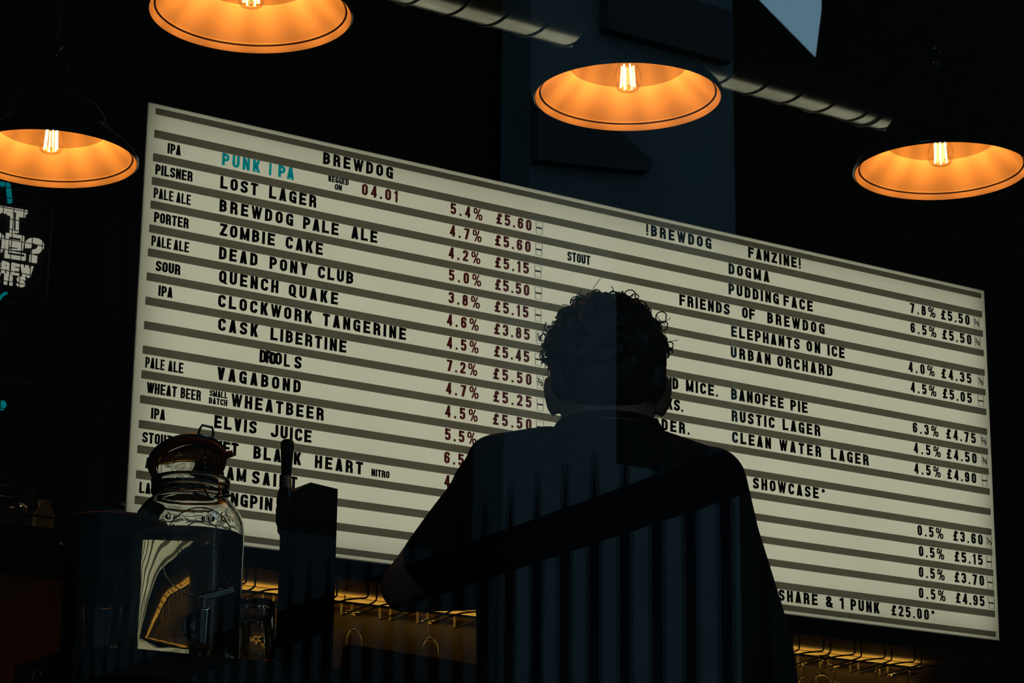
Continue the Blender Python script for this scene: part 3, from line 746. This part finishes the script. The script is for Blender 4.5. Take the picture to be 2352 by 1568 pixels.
def tumbler_profile(h, r0, r1, wall=.0035):
    return [(.0001, 0), (r0-.004, 0), (r0, .004), (r0+(r1-r0)*.35, h*.35), (r1, h), (r1-.0012, h+.0012), (r1-wall, h), (r0+(r1-r0)*.35-wall, h*.35), (r0-wall-.001, .013), (.0001, .011)]
def make_tumbler(name, label, h, r0, r1, loc, group=None, invert=False, flutes=10):
    t = MB(); n = 60; prof = tumbler_profile(h, r0, r1); vs = []
    for q, (r, z) in enumerate(prof):
        for k in range(n):
            a = 2*PI*k/n; rr = r
            if 2 <= q <= 4 and z < h*.8: rr = r*(1 - .025*(1-abs(math.cos(a*flutes/2))))
            vs.append((rr*math.cos(a), rr*math.sin(a), (h - z) if invert else z))
    t.add(vs, [(i*n+k, i*n+(k+1) % n, (i+1)*n+(k+1) % n, (i+1)*n+k) for i in range(len(prof)-1) for k in range(n)])
    o = t.build(name, M['tumbler']); o.location = loc
    return tag(o, label, 'glass', group)
make_tumbler('tumbler', 'upturned ribbed tumbler on the dark left shelf beside the small bottle', .085, .030, .040, (-.375, .0, 1.9685), None, True, 12)
bt = thing('milk_bottle', 'small pale milk bottle on the dark left shelf', 'bottle', (-.285, .0, 1.9685))
m = MB(); m.lathe([(.0001,0),(.031,0),(.034,.004),(.034,.058),(.030,.070),(.021,.084),(.019,.092),(.0225,.094),(.0225,.106),(.0205,.108),(.0165,.106),(.0165,.09),(.027,.068),(.031,.056),(.031,.006),(.0001,.004)], 40); m.build('body', M['bottle'], bt)

# ================================================================== bar counter and what stands on it
BZ = 1.035; BY = -3.69
br = thing('bar_counter', 'dark timber bar counter in front of the person', 'bar counter', (0, -3.5, 0))
m = MB()
xl = -1.665
top = [(4.0, -.185)] + [(xl + .10 - .10*math.sin(a), -.085 - .10*math.cos(a)) for a in [PI/2*k/8 for k in range(9)]] + [(xl, .12), (4.0, .12)]
n = len(top)
m.add([(x, y, BZ-.045) for x, y in top] + [(x, y, BZ) for x, y in top], [tuple(range(n))[::-1], tuple(range(n, 2*n))] + [(i, (i+1) % n, n+(i+1) % n, n+i) for i in range(n)])
m.build('counter_top', M['bar'], br, False)
m = MB(); m.box((xl+.05, -.15, 0), (4.0, .10, BZ-.045)); m.build('front_panel', M['bar'], br, False)
m = MB(); m.box((-2.3, -3.375, 0), (4.0, -2.75, .90)); m.box((-2.3, -3.62, 0), (-1.67, -3.375, .90)); tag(m.build('work_counter', M['bar'], None, False), 'low dark work counter behind the bar under the urn', 'counter')

# ---- big drinks jar
jr = thing('drinks_jar', 'large glass clip top drinks dispenser jar with open lid on the bar', 'drinks jar', (-1.447, -3.577, BZ))
prof = [(.0001,.002),(.074,0),(.086,.004),(.0935,.014),(.0945,.03),(.0945,.222),(.0930,.238),(.0875,.255),(.078,.269),(.070,.277),(.0645,.282),(.0635,.285),(.0635,.288),(.0665,.290),(.0675,.294),(.0665,.298),(.0635,.300),(.0635,.303),(.067,.306),(.068,.311),(.067,.315),(.063,.317),(.059,.315),
        (.0575,.308),(.0575,.286),(.060,.281),(.067,.273),(.0745,.265),(.0835,.252),(.0883,.236),(.0895,.222),(.0895,.03),(.087,.016),(.075,.010),(.0001,.009)]
OUTER = prof[1:11]
def jar_r(z):
    for (ra, za), (rb, zb_) in zip(OUTER, OUTER[1:]):
        if za <= z <= zb_: return ra + (rb-ra)*(z-za)/(zb_-za)
    return .0645
m = MB(); m.lathe(prof, 96); jb = m.build('jar_body', M['jar'], jr, True, 80)
m = MB(); m.lathe([(.0001,.0088),(.0752,.0098),(.0872,.0158),(.0897,.03),(.0897,.217),(.0870,.2165),(.0001,.216)], 96); m.build('drink', M['water'], jr, True, 60)
m = MB()
am0 = -PI/2 - math.radians(32.7) + math.radians(22)       # the maker's oval faces a little right of the street
def onjar(x, z, d):
    a = am0 + x/.0945; zz = z; r = jar_r(z) + .0014 - d
    return (r*math.cos(a), r*math.sin(a), zz)
def arc_text(mb, text, R, h, cz, a0, a1, fn, t=.17):
    n = len(text)
    for i, c in enumerate(text):
        a = a0 + (a1-a0)*i/(n-1)
        def g(x, z, d, a=a):
            rr = R + z; an = a - x/R
            return fn(rr*math.cos(an), cz + rr*math.sin(an), d)
        wd = h*.6*(.4 if c == 'I' else 1)
        lay_text(mb, c, -wd/2, wd/2, 0, h, g, .6, t, .0015)
arc_text(m, 'KILNER', .044, .016, .185, PI*.84, PI*.16, onjar)
for R in (.040, .064):
    m.tube([onjar(R*math.cos(a), .185 + R*math.sin(a)*(1.0), .0012) for a in [PI*(.02+.96*k/40) for k in range(41)]], .0011, 6)
m.tube([onjar(.064*math.cos(a), .155 + .055*math.sin(a), .0012) for a in [PI + PI*k/40 for k in range(41)]], .0011, 6)
lay_text(m, 'ORIGINAL', -.040, .040, .165, .013, onjar, .6, .15, .0015)
m.build('embossing', M['emboss'], jb, False)
# lid, hinged open at the back left
lid_rot = Matrix.Rotation(math.radians(-32.7), 3, 'Z') @ Matrix.Rotation(math.radians(-14), 3, 'Y') @ Matrix.Rotation(math.radians(-27), 3, 'X')
lc = Vector((-.006, .004, .345))
m = MB(); m.lathe([(.0001,-.007),(.050,-.007),(.0525,-.005),(.0532,-.001),(.064,0),(.0655,.003),(.064,.006),(.050,.007),(.0001,.007)], 64, lc, rot=lid_rot); ld = m.build('lid', M['jar'], jr, True, 60)
m = MB(); m.lathe([(.054,-.006),(.066,-.006),(.067,-.003),(.066,.0),(.054,.0)], 64, lc, True, rot=lid_rot)
p = [lid_rot @ Vector((.062+.0, 0, -.004)) + lc]
m.add([lid_rot @ Vector(q) + lc for q in ((.064,-.007,-.006),(.079,-.005,-.006),(.079,.005,-.006),(.064,.007,-.006),(.064,-.007,0),(.079,-.005,0),(.079,.005,0),(.064,.007,0))],
      [(0,3,2,1),(4,5,6,7),(0,1,5,4),(1,2,6,5),(2,3,7,6),(3,0,4,7)])
m.build('seal_ring', M['rubber'], jr)
m = MB()
def onlid(x, z, d):
    v = lid_rot @ Vector((-x, -z, -.0078 - d)) + lc; return tuple(v)
arc_text(m, 'KILNER', .030, .011, 0, PI*.88, PI*.12, onlid)
m.tube([onlid(.028*math.cos(a), .028*math.sin(a), .001) for a in [2*PI*k/48 for k in range(48)]], .0009, 6, True)
m.tube([onlid(.046*math.cos(a), .046*math.sin(a), .001) for a in [2*PI*k/48 for k in range(48)]], .0009, 6, True)
m.build('lid_embossing', M['emboss'], ld, False)
m = MB()
f3 = lambda x, y, z: tuple(lid_rot @ Vector((x, y, z)) + lc)
m.tube([f3(.030, -.056, .006), f3(.036, -.064, .012), f3(.041, -.067, .016), f3(.056, -.056, .016), f3(.056, -.048, .010), f3(.051, -.040, .006)], .0022, 8)
m.tube([f3(.0665*math.cos(a), .0665*math.sin(a), .004) for a in [2*PI*k/48 for k in range(48)]], .0022, 8, True)
q0 = [(.0650*math.cos(a), .0650*math.sin(a), .302) for a in [2*PI*k/48 for k in range(48)]]
m.tube(q0, .0024, 8, True); m.tube([(x, y, z-.012) for x, y, z in q0], .0020, 8, True)
ca = -PI/2 - math.radians(32.7) + math.radians(38)
c_, s_ = math.cos(ca), math.sin(ca); tn = Vector((-s_, c_, 0)); rd_ = Vector((c_, s_, 0))
for s2 in (-1, 1):
    m.tube([tuple(rd_*.067 + tn*(s2*.016) + Vector((0,0,.294))), tuple(rd_*.073 + tn*(s2*.013) + Vector((0,0,.280))), tuple(rd_*.072 + tn*(s2*.002) + Vector((0,0,.268)))], .0020, 8)
m.tube([tuple(rd_*.069 + tn*(-.035) + Vector((0,0,.276))), tuple(rd_*.074 + Vector((0,0,.270))), tuple(rd_*.069 + tn*.04 + Vector((0,0,.282)))], .002, 8)
m.build('wire_clip', M['dark_wire'], jr)
# tap low on the front right of the jar
ta = -PI/2 - math.radians(32.7) + math.radians(20)
tr_ = Vector((math.cos(ta), math.sin(ta), 0)); tt_ = Vector((-math.sin(ta), math.cos(ta), 0))
V = lambda a, b, c: tuple(tr_*a + tt_*b + Vector((0,0,c)))
m = MB(); m.cyl(V(.090,0,.048), V(.104,0,.048), .024, .024, 28); m.cyl(V(.104,0,.048), V(.112,0,.048), .019, .015, 28)
m.cyl(V(.108,0,.048), V(.140,0,.050), .0115, .0115, 20); m.cyl(V(.140,0,.066), V(.140,0,.014), .0135, .011, 20); m.sphere(V(.140,0,.066), .0135, .0135, .009)
tp = m.build('tap', M['chrome'], jr)
m = MB(); m.cyl(V(.140,0,.070), V(.140,0,.090), .0045, n=12)
pts = [V(.134,-.006,.092), V(.142,.012,.094), V(.150,.034,.100), V(.154,.046,.103)]
m.tube(pts, [.005,.0068,.0072,.005], 12); m.build('tap_lever', M['chrome'], tp)

# ---- stacked upturned tumblers, low glass, more glasses by the urn
make_tumbler('tumbler', 'upturned ribbed tumbler on the bar, lower of the stacked pair right of the jar', .098, .0265, .0325, (-1.300, -3.55, BZ), 'tumblers on the bar', True)
make_tumbler('tumbler', 'upturned ribbed tumbler stacked over another right of the jar', .098, .0325, .0385, (-1.300, -3.55, BZ+.027), 'tumblers on the bar', True)
make_tumbler('tumbler', 'low clear glass standing upright in front of the beer tower', .052, .029, .033, (-1.2128, -3.47, BZ), 'tumblers on the bar', False)
make_tumbler('tumbler', 'plain dark glass standing between the urn and the jar', .088, .029, .036, (-1.585, -3.545, BZ), 'tumblers on the bar', False)

# ---- beer tower and tap
tw = thing('beer_tower', 'square black beer tower with one tall tap handle on the bar', 'beer tower', (-1.195, -3.535, BZ), math.radians(0))
hx, hy = .0405, .030
m = MB(); m.prism([(-hx,0),(hx,0),(hx,.338),(-hx+.026,.343),(-hx,.326)], -hy, hy); m.build('column', M['tower'], tw, False)
m = MB(); m.box((-hx-.012,-hy-.012,0),(hx+.012,hy+.012,.008)); m.build('base_plate', M['black_metal'], tw, False)
tx, ty = -.054, -.012
m = MB(); m.lathe([(.0001,.234),(.007,.234),(.008,.246),(.012,.252),(.013,.262),(.0155,.268),(.0165,.292),(.0150,.299),(.0160,.305),(.0150,.318),(.0118,.330),(.0001,.331)], 32, (tx,ty,0)); m.cyl((tx,ty,.292), (-hx+.004,ty,.292), .010, .012, 16)
tb = m.build('tap_body', M['tap_body'], tw)
m = MB(); m.lathe([(.0001,.330),(.0105,.330),(.0095,.345),(.0086,.353),(.0001,.353)], 28, (tx,ty,0)); m.build('ferrule', M['lamp_tint_steel'], tb)
m = MB(); m.lathe([(.0001,.352),(.0088,.352),(.0094,.366),(.0112,.392),(.0122,.408),(.0118,.414),(.0085,.418),(.0001,.419)], 28, (tx,ty,0)); m.build('tap_handle', M['black_plastic'], tb)

# ---- mulled drink urn
ur = thing('drinks_urn', 'large black cylindrical drinks urn with faint grey lettering behind the jar', 'urn', (-1.4185, -3.20, .90))
UR = .088; UH = .445
m = MB(); m.lathe([(.0001,0),(UR-.01,0),(UR,.006),(UR,UH-.02),(UR+.004,UH-.018),(UR+.004,UH-.006),(UR-.002,UH),(.03,UH+.012),(.012,UH+.015),(.0001,UH+.016)], 72); ub = m.build('body', M['urn'], ur, True, 50)
m = MB(); m.lathe([(.0001,UH+.013),(.010,UH+.013),(.009,UH+.02),(.016,UH+.026),(.014,UH+.034),(.0001,UH+.036)], 24); m.build('lid_knob', M['black_plastic'], ur)
m = MB(); ua = -PI/2 - math.radians(28)
def onurn(x, z, d):
    a = ua + x/UR; r = UR + .0012 - d*.6; return (r*math.cos(a), r*math.sin(a), z)
def slant(x, z, d): return onurn(x, z + .74*x, d)
lay_text(m, 'HAWKES', -.056, .022, .398, .024, slant, .62, .2)
lay_text(m, 'MULLED', -.049, .140, .322, .031, onurn, .8, .2)
lay_text(m, 'CIDER', -.028, .130, .284, .031, onurn, .8, .2)
lay_text(m, 'ELEPHANTS', -.088, .012, .246, .011, onurn, .7, .2)
for k in range(7):
    for q in range(2): m.tube([onurn(-.088+.012*q+.003*k, .330-.010*k, 0), onurn(-.080+.012*q+.003*k, .325-.010*k, 0), onurn(-.074+.012*q+.003*k, .328-.010*k, 0)], .0014, 5)
m.build('lettering', M['urn_ink'], ub, False)
for s2 in (-1, 1):
    m = MB(); a = ua + s2*PI/2*1.0
    P = lambda r, z, o: ((r)*math.cos(a) - o*math.sin(a), (r)*math.sin(a) + o*math.cos(a), z)
    m.tube([P(UR-.001,.40,-.035), P(UR+.012,.40,-.03), P(UR+.016,.40,0), P(UR+.012,.40,.03), P(UR-.001,.40,.035)], .005, 8)
    m.build('handle', M['black_plastic'], ur)

# ---- copper spout at the lower left
cs = thing('copper_spout', 'small curved copper spout at the bottom left corner', 'spout', (-1.680, -3.50, .90))
m = MB(); m.tube([(0,0,0), (0,0,.095), (.002,0,.108), (.008,0,.114), (.014,0,.111), (.016,0,.103)], .0042, 12); m.build('pipe', M['copper'], cs)
m = MB(); m.cyl((0,0,0), (0,0,.012), .016, .013, 20); m.build('base', M['copper'], cs)

# ---- dark till panel behind the tower
tl = thing('till_panel', 'dark slab like panel standing behind the beer tower', 'panel', (-.62, -3.02, .90), math.radians(0))
m = MB(); m.prism([(-.240,.025),(.26,.025),(.26,.268),(-.205,.290)], -.018, .018); m.build('panel', M['tower'], tl, False)
m = MB(); m.box((-.10,-.07,0),(.10,.07,.012)); m.box((-.03,-.012,.01),(.03,.012,.05)); m.build('foot', M['black_metal'], tl, False)

# ================================================================== the person
PER = Vector((-.905, -4.045, 0)); YAW = -math.radians(32.69)
pe = thing('person', 'person in a black t-shirt with short curly hair, standing at the bar, seen from behind', 'person', PER, YAW)
b = MB()
# torso, neck, head (x right, y forward, z up)
b.loft([(.82,0,0,.145,.10),(.9,0,0,.165,.115),(1.0,0,.0,.155,.105),(1.1,0,0,.15,.10),(1.2,0,0,.165,.108),(1.28,0,0,.17,.108),(1.35,0,-.005,.15,.09),(1.40,0,-.012,.09,.065)])
b.capsule((0,-.012,1.345), .078, (0,.002,1.445), .074)
b.sphere((0,.008,1.532), .079, .098, .112)
b.sphere((0,.040,1.462), .072, .062, .075); b.sphere((0,.005,1.455), .079, .06, .05); b.sphere((0,.0,1.425), .085, .062, .045)
b.sphere((0,.078,1.427), .030, .030, .026)
b.capsule((0,.104,1.517), .010, (0,.122,1.480), .015)                     # nose
b.sphere((0,.098,1.444), .022, .014, .006); b.sphere((0,.097,1.435), .018, .013, .006)   # lips
for s2 in (-1, 1):
    b.sphere((s2*.040,.084,1.474), .024, .022, .022)
    R3 = Matrix.Rotation(s2*math.radians(-28), 3, 'Z') @ Matrix.Rotation(s2*math.radians(8), 3, 'Y')
    b.sphere((s2*.094,-.004,1.478), .0095, .019, .036, rot=R3); b.sphere((s2*.099,-.008,1.487), .0075, .015, .024, rot=R3); b.sphere((s2*.085,.0,1.472), .012, .014, .022)
    b.capsule((s2*.09,0,.86), .092, (s2*.105,.015,.47), .058); b.capsule((s2*.105,.015,.47), .056, (s2*.11,-.005,.32), .056); b.capsule((s2*.11,-.005,.32), .055, (s2*.11,-.005,.09), .038)
    b.capsule((s2*.11,-.02,.045), .038, (s2*.125,.14,.03), .028)
# left arm: elbow out, forearm across the front; right arm hanging
LE = Vector((-.336,.085,1.166)); LW = Vector((-.110,.260,1.190))
b.capsule((-.175,-.005,1.352), .055, LE, .043); b.capsule(LE, .043, LW, .029)
RE = Vector((.226,.0,1.06)); RW = Vector((.255,.10,.83))
b.capsule((.155,-.005,1.33), .050, RE, .042); b.capsule(RE, .042, RW, .028)
def hand(base, d, side, up):
    d = d.normalized(); side = (side - d*side.dot(d)).normalized(); nrm = d.cross(side)
    pc = base + d*.045
    for k in range(4):
        o = base + side*(.028 - .0187*k); tip = pc + side*(.030 - .020*k) + d*.045
        b.capsule(o, .013, tip, .0105, 10)
        L = (.040, .046, .043, .034)[k]; curl = nrm*up
        p1 = tip + (d*.9 + curl*.4).normalized()*L; p2 = p1 + (d*.5 + curl*.85).normalized()*L*.62; p3 = p2 + (d*.1 + curl).normalized()*L*.45
        b.capsule(tip, .0092, p1, .0088, 10); b.capsule(p1, .0088, p2, .0080, 10); b.capsule(p2, .0080, p3, .0070, 10)
    th0 = base + side*.026 + d*.012; th1 = th0 + (side*.75 + d*.55 + nrm*up*.35).normalized()*.040; th2 = th1 + (d*.9 + side*.15 + nrm*up*.3).normalized()*.030
    b.capsule(th0, .013, th1, .0105, 10); b.capsule(th1, .0105, th2, .0085, 10)
hand(LW, LW-LE, Vector((0,.2,1)), 1)
hand(RW, RW-RE, Vector((-.3,1,0)), -1)
body = remeshed('body', b, M['skin'], pe, .0048, 3)
for s2 in (-1, 1):
    e = MB(); e.sphere((s2*.031,.092,1.510), .0115, .0115, .0115, 16, 10); e.build('eye', M['white_eye'], pe)
# t-shirt
b = MB()
b.loft([(.80,.004,0,.205,.130),(.84,.004,0,.212,.134),(1.0,.004,0,.218,.130),(1.15,.004,0,.222,.130),(1.26,.0,-.002,.215,.128),(1.32,.0,-.006,.196,.116),(1.365,.0,-.012,.168,.098),(1.385,.0,-.016,.130,.084),(1.408,.0,-.014,.092,.082),(1.420,.0,-.012,.083,.080)])
b.capsule((-.10,-.014,1.378), .045, (-.190,-.008,1.362), .047); b.capsule((.08,-.014,1.380), .040, (.155,-.008,1.345), .050)
b.capsule((-.176,-.005,1.335), .064, (-.256,.042,1.248), .057, 24); b.capsule((-.256,.042,1.248), .057, (-.292,.060,1.205), .054, 24); b.capsule((-.19,.0,1.28), .06, (-.238,.05,1.175), .05, 20)
b.capsule((-.190,-.01,1.372), .036, (-.226,.015,1.332), .034, 16)
b.capsule((.170,-.005,1.330), .063, (.182,-.004,1.23), .072, 24); b.capsule((.182,-.004,1.23), .072, (.219,.0,1.12), .068, 24); b.capsule((.219,.0,1.12), .068, (.240,.0,1.055), .065, 24); b.capsule((.240,0,1.055), .065, (.258,.02,.985), .058, 24)
sh = remeshed('t_shirt', b, M['shirt'], pe, .007, 5)
m = MB(); m.tube([(.0845*math.cos(a), -.012+.0815*math.sin(a), 1.420+.006*math.sin(a+PI)) for a in [2*PI*k/40 for k in range(40)]], .006, 8, True); m.build('collar', M['shirt'], sh)
# trousers and shoes
b = MB()
b.loft([(.80,0,0,.175,.125),(.88,0,0,.180,.125),(.96,0,0,.172,.118),(1.0,0,0,.168,.114)])
for s2 in (-1, 1): b.capsule((s2*.092,0,.84), .108, (s2*.107,.015,.47), .074); b.capsule((s2*.107,.015,.47), .073, (s2*.11,-.005,.10), .060)
remeshed('trousers', b, M['trousers'], pe, .008, 4)
for s2 in (-1, 1):
    b = MB(); b.capsule((s2*.11,-.045,.046), .045, (s2*.128,.165,.038), .037); b.capsule((s2*.11,-.005,.07), .05, (s2*.11,-.005,.12), .052); b.box((s2*.12-.045,-.085,.0), (s2*.12+.045,.195,.022))
    remeshed('shoe', b, M['shoe'], pe, .006, 3)
# curly hair: a close cap with hundreds of curls over it
b = MB()
rh = random.Random(3)
b.sphere((0,-.010,1.550), .088, .104, .098)
b.sphere((0,-.050,1.517), .074, .058, .075)
b.sphere((0,-.030,1.477), .066, .062, .045)
for k in range(240):
    u = rh.uniform(-.35, 1); a = rh.uniform(0, 2*PI); q = math.sqrt(1-u*u)
    n_ = Vector((q*math.cos(a), q*math.sin(a), u))
    if n_.y > .45 and n_.z < .55: continue
    if abs(n_.x) > .7 and n_.z < -.18: continue
    p = Vector((-.004,-.010,1.547)) + Vector((n_.x*.094, n_.y*.104, n_.z*.098)); r = rh.uniform(.007, .014)
    b.sphere(p, r, r, r, 10, 7)
for s2 in (-1, 1):
    b.capsule((s2*.070,-.012,1.545), .030, (s2*.071,-.020,1.492), .026); b.sphere((s2*.080,-.012,1.500), .016)
hair = remeshed('hair', b, M['hair'], pe, .004, 2)
m = MB()
for k in range(520):
    u = rh.uniform(-.28, 1); a = rh.uniform(0, 2*PI); q = math.sqrt(1-u*u)
    n_ = Vector((q*math.cos(a), q*math.sin(a), u))
    if n_.y > .5 and n_.z < .5: continue
    if abs(n_.x) > .7 and n_.z < -.12: continue
    p = Vector((-.004,-.010,1.547)) + Vector((n_.x*.100, n_.y*.108, n_.z*.101))
    ax = (n_*.5 + Vector((rh.gauss(0,1), rh.gauss(0,1), rh.gauss(0,1)))*.6).normalized()
    e1 = ax.orthogonal().normalized(); e2 = ax.cross(e1); R = rh.uniform(.004, .009); tw_ = rh.uniform(.8, 1.9); ph = rh.uniform(0, 6.28); Lh = rh.uniform(.004, .016)
    pts = [p + e1*(R*math.cos(ph+2*PI*tw_*i/18)) + e2*(R*math.sin(ph+2*PI*tw_*i/18)) + ax*(Lh*i/18) for i in range(19)]
    m.tube(pts, rh.uniform(.0006, .0012), 5)
for cx, cz, R in ((.037,1.652,.010),(.045,1.648,.007),(.090,1.615,.009),(.094,1.600,.007),(-.055,1.640,.009),(-.048,1.645,.006),(-.105,1.545,.010),(-.103,1.560,.007),(.104,1.565,.006),(-.02,1.655,.007)):
    m.tube([(cx + R*math.cos(2*PI*i/16), -.02 + .012*i/16, cz + R*math.sin(2*PI*i/16)) for i in range(18)], .0011, 5)
for x0_, z0_, x1_, z1_ in ((-.030,1.648,-.012,1.682),(.100,1.57,.118,1.573),(.095,1.60,.106,1.612)):
    m.tube([(x0_, -.02, z0_), ((x0_+x1_)/2-.003, -.02, (z0_+z1_)/2), (x1_, -.02, z1_)], .0006, 5)
m.build('curls', M['hair'], hair)

# ================================================================== the street behind the camera (seen mirrored in the pane)
slab('street_ground', (-30, -30, -1.15), (40, -5.35, -.95), M['pavement'])
fa = thing('street_building', 'pale grey stone building across the street, mirrored faintly in the window', 'building', (7, -18.9, -.95))
kx = 15.81/16.31
fx = lambda X: (-3.1937 + (X+3.1937)*kx) - 7
fz = lambda Z: (.45 + (Z-.45)*kx) + .95
m = MB()
x0, x1, xm, zt_ = fx(6.92)+.27, fx(9.62), fx(7.15)+.27, fz(11.0)
wa, wb, za, zb = fx(8.32), fx(9.55), fz(5.02), fz(7.0)
m.prism([(x0,0),(wa,0),(wa,zt_),(xm,zt_),(xm,fz(6.55)),(x0,fz(6.55))], -.45, 0)
m.prism([(wa,0),(x1,0),(x1,za),(wa,za)], -.45, 0); m.prism([(wa,zb),(x1,zb),(x1,zt_),(wa,zt_)], -.45, 0); m.prism([(wb,za),(x1,za),(x1,zb),(wb,zb)], -.45, 0)
m.build('stone_wall', M['facade'], fa, False)
m = MB(); m.box((wa, -.44, za), (wb, -.35, zb)); m.build('dark_window', M['dark_brick'], fa, False)
ax = lambda X: fx(X)+.16
m = MB(); m.prism([(xm, fz(8.10)), (ax(7.75), fz(8.15)), (ax(8.46), fz(7.73)), (ax(8.42), fz(7.63)), (ax(7.95), fz(7.57)), (xm, fz(7.50))], .003, .12); m.build('dark_awning', M['slate'], fa, False)
m = MB(); m.box((ax(7.98), .003, fz(8.86)), (ax(9.35), .12, fz(9.36))); m.build('dark_bay', M['slate'], fa, False)
m = MB(); m.box((fx(3.75), -.40, 0), (x0-.01, -.05, fz(4.1))); m.build('low_wing', pmat('dark_render', (.026,.027,.028), .9, spec=.05), fa, False)
dk = thing('street_building', 'soot dark terrace across the street with a steep roof gap', 'building', (7, -19.45, -.95))
m = MB(); P = lambda X, Z: (X-7, Z+.95)
m.prism([P(-26,-.95), P(34,-.95), P(34,17), P(11.3,17), P(10.98,9.9), P(10.84,9.10), P(10.0,9.63), P(6.5,12.1), P(6.5,17), P(-26,17)], -.30, 0); m.build('dark_wall', M['dark_brick'], dk, False)
rl = thing('street_railing', 'black spiked iron street railing outside, mirrored in the window', 'railing', (-.70, -7.37, -.95))
A = Vector((-.7002, -10.4+3.0296, 1.323)); B = Vector((-.7983, -10.4+4.1968, 1.323)); dR = (B-A).normalized(); O = Vector((-.70, -7.37, -.95))
m = MB(); L0, L1 = -3.0, 1.35; e = Vector((-dR.y, dR.x, 0))*.02
pts = [A + dR*L0 - O, A + dR*L1 - O]
def barbox(mb, p, q, e, z0, z1):
    v = [p-e, q-e, q+e, p+e]; mb.add([(t.x, t.y, t.z+z0) for t in v] + [(t.x, t.y, t.z+z1) for t in v], [(0,3,2,1),(4,5,6,7),(0,1,5,4),(1,2,6,5),(2,3,7,6),(3,0,4,7)])
barbox(m, pts[0], pts[1], e, -.034, .034); m.build('top_bar', M['iron'], rl, False)
m = MB(); barbox(m, pts[0] - Vector((0,0,1.9)), pts[1] - Vector((0,0,1.9)), e, -.02, .02); m.build('bottom_bar', M['iron'], rl, False)
tip = Vector((-.7763, -10.4+3.7967, 0)); s0 = (tip - Vector((A.x, A.y, 0))).dot(dR)
for k in range(-36, 6):
    p = A + dR*(s0 + .1065*k) - O
    if not (L0 < s0+.1065*k < L1): continue
    m = MB(); m.cyl((p.x, p.y, 0), (p.x, p.y, 2.23), .012, n=10); m.cyl((p.x, p.y, 2.22), (p.x, p.y, 2.40), .013, .0015, 10); m.build('picket', M['iron'], rl)
